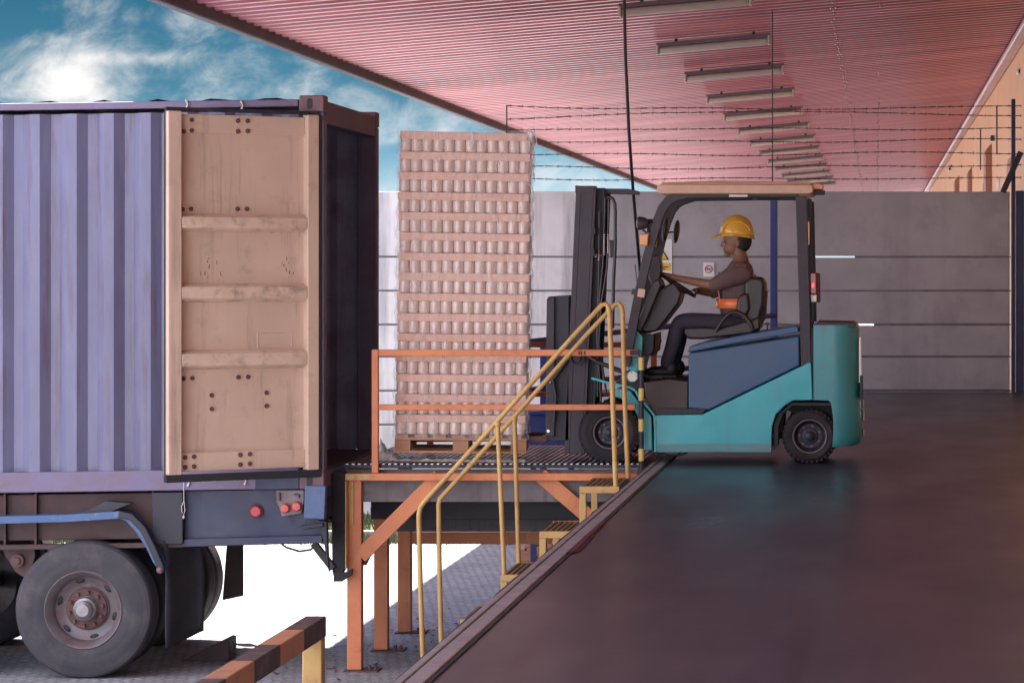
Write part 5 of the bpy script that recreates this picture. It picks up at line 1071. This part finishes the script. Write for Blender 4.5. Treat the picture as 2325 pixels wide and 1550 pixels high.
body = skin('body', [[(pel, .105), (sp1, .10), (ch1, .115), (ch2, .12), (nk, .060), (nk2, .052), (hd, .066), (hd2, .070)],
    [(ch2, .12), (shN, .060), (elN, .043), (wrN, .027), (wrN+(grip-wrN)*.6, .026)], [(ch2, .12), (shF, .060), (elF, .043), (wrF, .027), (wrF+(gripF-wrF)*.6, .026)],
    [(pel, .105), (hpN, .085), (knN, .056), (anN, .038)], [(pel, .105), (hpF, .085), (knF, .056), (anF, .038)]], 'skin', dr, 2, extra_body)
mN, mF = elN+(wrN-elN)*.12, elF+(wrF-elF)*.12
skin('shirt', [[(Q(1681, 728), .145), (Q(1676, 700), .148), (Q(1673, 655), .158), (ch2, .150), (Q(1684, 597), .090)], [(ch2, .150), (shN, .088), ((shN+elN)/2, .076), (elN, .056), (mN, .052)], [(ch2, .150), (shF, .088), ((shF+elF)/2, .076), (elF, .056), (mF, .052)]], 'shirt', dr)
vs_ = skin('vest', [[(Q(1681, 722), .154), (Q(1676, 700), .157), (Q(1673, 655), .168), (Q(1680, 628), .164), (Q(1685, 608), .12)]], 'vest', dr)
zb0, zb1 = PZ(700, YC), PZ(678, YC)
b_ = MB(); cb = Q(1676, 689); loop_ = [(.172*math.cos(a), .195*math.sin(a)) for a in [2*math.pi*k/40 for k in range(40)]]
b_.add([(cb.x+a, cb.y+c2, z) for z in (zb0, zb1) for a, c2 in loop_], [(k, (k+1) % 40, 40+(k+1) % 40, 40+k) for k in range(40)])
o = b_.build('reflective_band', 'reflective', vs_, DO, smooth=True); sd = o.modifiers.new('s', 'SOLIDIFY'); sd.thickness = .006
b_ = MB()
for s_ in (-1, 1):
    pts_ = [Q(1636, 690, s_*.10), Q(1630, 655, s_*.11), Q(1640, 625, s_*.12), Q(1668, 598, s_*.115), Q(1700, 606, s_*.12), Q(1720, 640, s_*.11), Q(1722, 690, s_*.10)]
    for i in range(len(pts_)-1): b_.bar(pts_[i], pts_[i+1], .006, .045, (0, 1, 0))
b_.build('harness_strap', 'reflective', vs_, DO)
skin('trousers', [[(Q(1682, 720), .122), (pel, .128), (hpN, .105), ((hpN+knN)/2, .086), (knN, .074), ((knN+anN)/2+Vector((.012, 0, 0)), .062), (anN, .056)], [(pel, .128), (hpF, .105), ((hpF+knF)/2, .086), (knF, .074), ((knF+anF)/2+Vector((.012, 0, 0)), .062), (anF, .056)]], 'denim', dr)
for an in (anN, anF):
    zf = PZ(861, FY)+.01; b_ = MB(); c0 = Vector((an.x, an.y, zf+.04)); b_.ball(c0+Vector((-.03, 0, -.005)), .13, .048, .045, 20, 12); b_.ball(c0+Vector((.05, 0, .02)), .055, .042, .065, 16, 10); b_.box(an.x-.15, an.x+.09, an.y-.042, an.y+.042, zf-.012, zf+.008)
    b_.build('shoe', 'shoe', dr, DO, smooth=True)
b_ = MB(); b_.ball(Q(1684, 545), .080, .081, .098, 20, 14); b_.build('hair', 'hair', dr, DO, smooth=True)
# hard hat: domed shell, peak, ridge, band
hb = MB(); hc = Q(1673, 531); nph, nth = 14, 36; vs = []
for i in range(nph+1):
    ph = math.pi/2*i/nph
    for k in range(nth):
        a = 2*math.pi*k/nth; r_ = math.sin(ph); low = -.025*max(0, math.cos(a))*(i/nph)**4
        vs.append(hc+Vector((.135*r_*math.cos(a), .112*r_*math.sin(a), .142*math.cos(ph)+low+(.008 if abs(math.sin(a)*r_) < .12 else 0))))
hb.add(vs, [(i*nth+k, i*nth+(k+1) % nth, (i+1)*nth+(k+1) % nth, (i+1)*nth+k) for i in range(nph) for k in range(nth)])
rim2 = []
for r2, dz in ((1.0, 0), (1.06, -.010), (1.07, -.016)):
    for k in range(nth):
        a = 2*math.pi*k/nth; pk = max(0, -math.cos(a))**3*.062*(r2-1)/.07; low = -.025*max(0, math.cos(a))
        rim2.append(hc+Vector(((.135*r2)*math.cos(a)-pk, .112*r2*math.sin(a), low+dz-pk*.25)))
hb.add(rim2, [(i*nth+k, i*nth+(k+1) % nth, (i+1)*nth+(k+1) % nth, (i+1)*nth+k) for i in range(2) for k in range(nth)])
hh = hb.build('hard_hat', 'helmet', dr, DO, smooth=True); sd = hh.modifiers.new('s', 'SOLIDIFY'); sd.thickness = .005
b_ = MB(); b_.tube([hc+Vector((.105*math.cos(a), -.083, .085*math.sin(a)+.01)) for a in [math.pi*.05+math.pi*.95*k/16 for k in range(17)]], .004, 6); b_.tube([hc+Vector((.118*math.cos(a), -.095-.012*abs(math.sin(a)), -.005-.02*max(0, math.cos(a)))) for a in [math.pi*.15+math.pi*.7*k/8 for k in range(9)]], .005, 6)
b_.build('moulded_line', 'helmet', hh, DO, smooth=True)

# ------------------------------------------------------------------ striped barrier in the foreground
bw_ = .125; bx0 = PX(684, 17.5); bz1 = PZ(1403, 17.5); by1 = 17.5+bw_; BO = Vector((bx0, 16, GZ))
bar_ = thing('barrier', 'square steel barrier painted in orange and dark bands in the foreground', 'barrier', BO)
m, n, L = texmat('band_paint'); b = n['Principled BSDF']; b.inputs['Roughness'].default_value = .55; tcn = n.new('ShaderNodeTexCoord'); sx_ = n.new('ShaderNodeSeparateXYZ'); L.new(tcn.outputs['Object'], sx_.inputs[0])
ad = n.new('ShaderNodeMath'); ad.operation = 'MULTIPLY_ADD'; L.new(sx_.outputs[1], ad.inputs[0]); ad.inputs[1].default_value = 1/1.36; ad.inputs[2].default_value = 4.805
fr = n.new('ShaderNodeMath'); fr.operation = 'FRACT'; L.new(ad.outputs[0], fr.inputs[0]); gt = n.new('ShaderNodeMath'); gt.operation = 'GREATER_THAN'; L.new(fr.outputs[0], gt.inputs[0]); gt.inputs[1].default_value = .5
c = MIX(gt.outputs[0], (.66, .30, .14), (.10, .06, .055)); c = MIX(RAMP(NZ(6, 9, tcn.outputs['Object'], .7), .48, .7, 0, .6), c, (.30, .21, .16)); L.new(c, b.inputs['Base Color'])
bp = n.new('ShaderNodeBump'); bp.inputs['Strength'].default_value = .2; L.new(NZ(30, 5, tcn.outputs['Object']), bp.inputs['Height']); L.new(bp.outputs[0], b.inputs['Normal'])
MB().box(bx0, bx0+bw_, 13.6, by1, bz1-bw_, bz1).build('beam', 'band_paint', bar_, BO, bevel=.008, seg=3)
MB().box(bx0+.004, bx0+bw_-.004, by1-.121, by1-.004, GZ, bz1-bw_-.001).build('leg', 'yellow', bar_, BO, bevel=.008, seg=3)
MB().box(bx0+.004, bx0+bw_-.004, 13.7, 13.82, GZ, bz1-bw_-.001).build('leg', 'yellow', bar_, BO, bevel=.008, seg=3)
# litter and leaves on the paving
lt = MB()
for k in range(420):
    x = random.uniform(-4.6, -1.9); y = random.choice((random.gauss(22.4, .35), random.gauss(23.7, .3), random.gauss(24.9, .3), random.uniform(20, 27))); r_ = random.uniform(.006, .022)
    a = [Vector((x+random.gauss(0, r_), y+random.gauss(0, r_), GZ+.003+abs(random.gauss(0, r_*.5)))) for _ in range(4)]; lt.add(a, [(0, 1, 2), (1, 3, 2)])
lt = lt.build('leaf_litter', 'rusty', off=(-3.5, 23, GZ)); tag(lt, 'dry leaves and grit scattered round the platform legs', 'litter', kind='stuff')
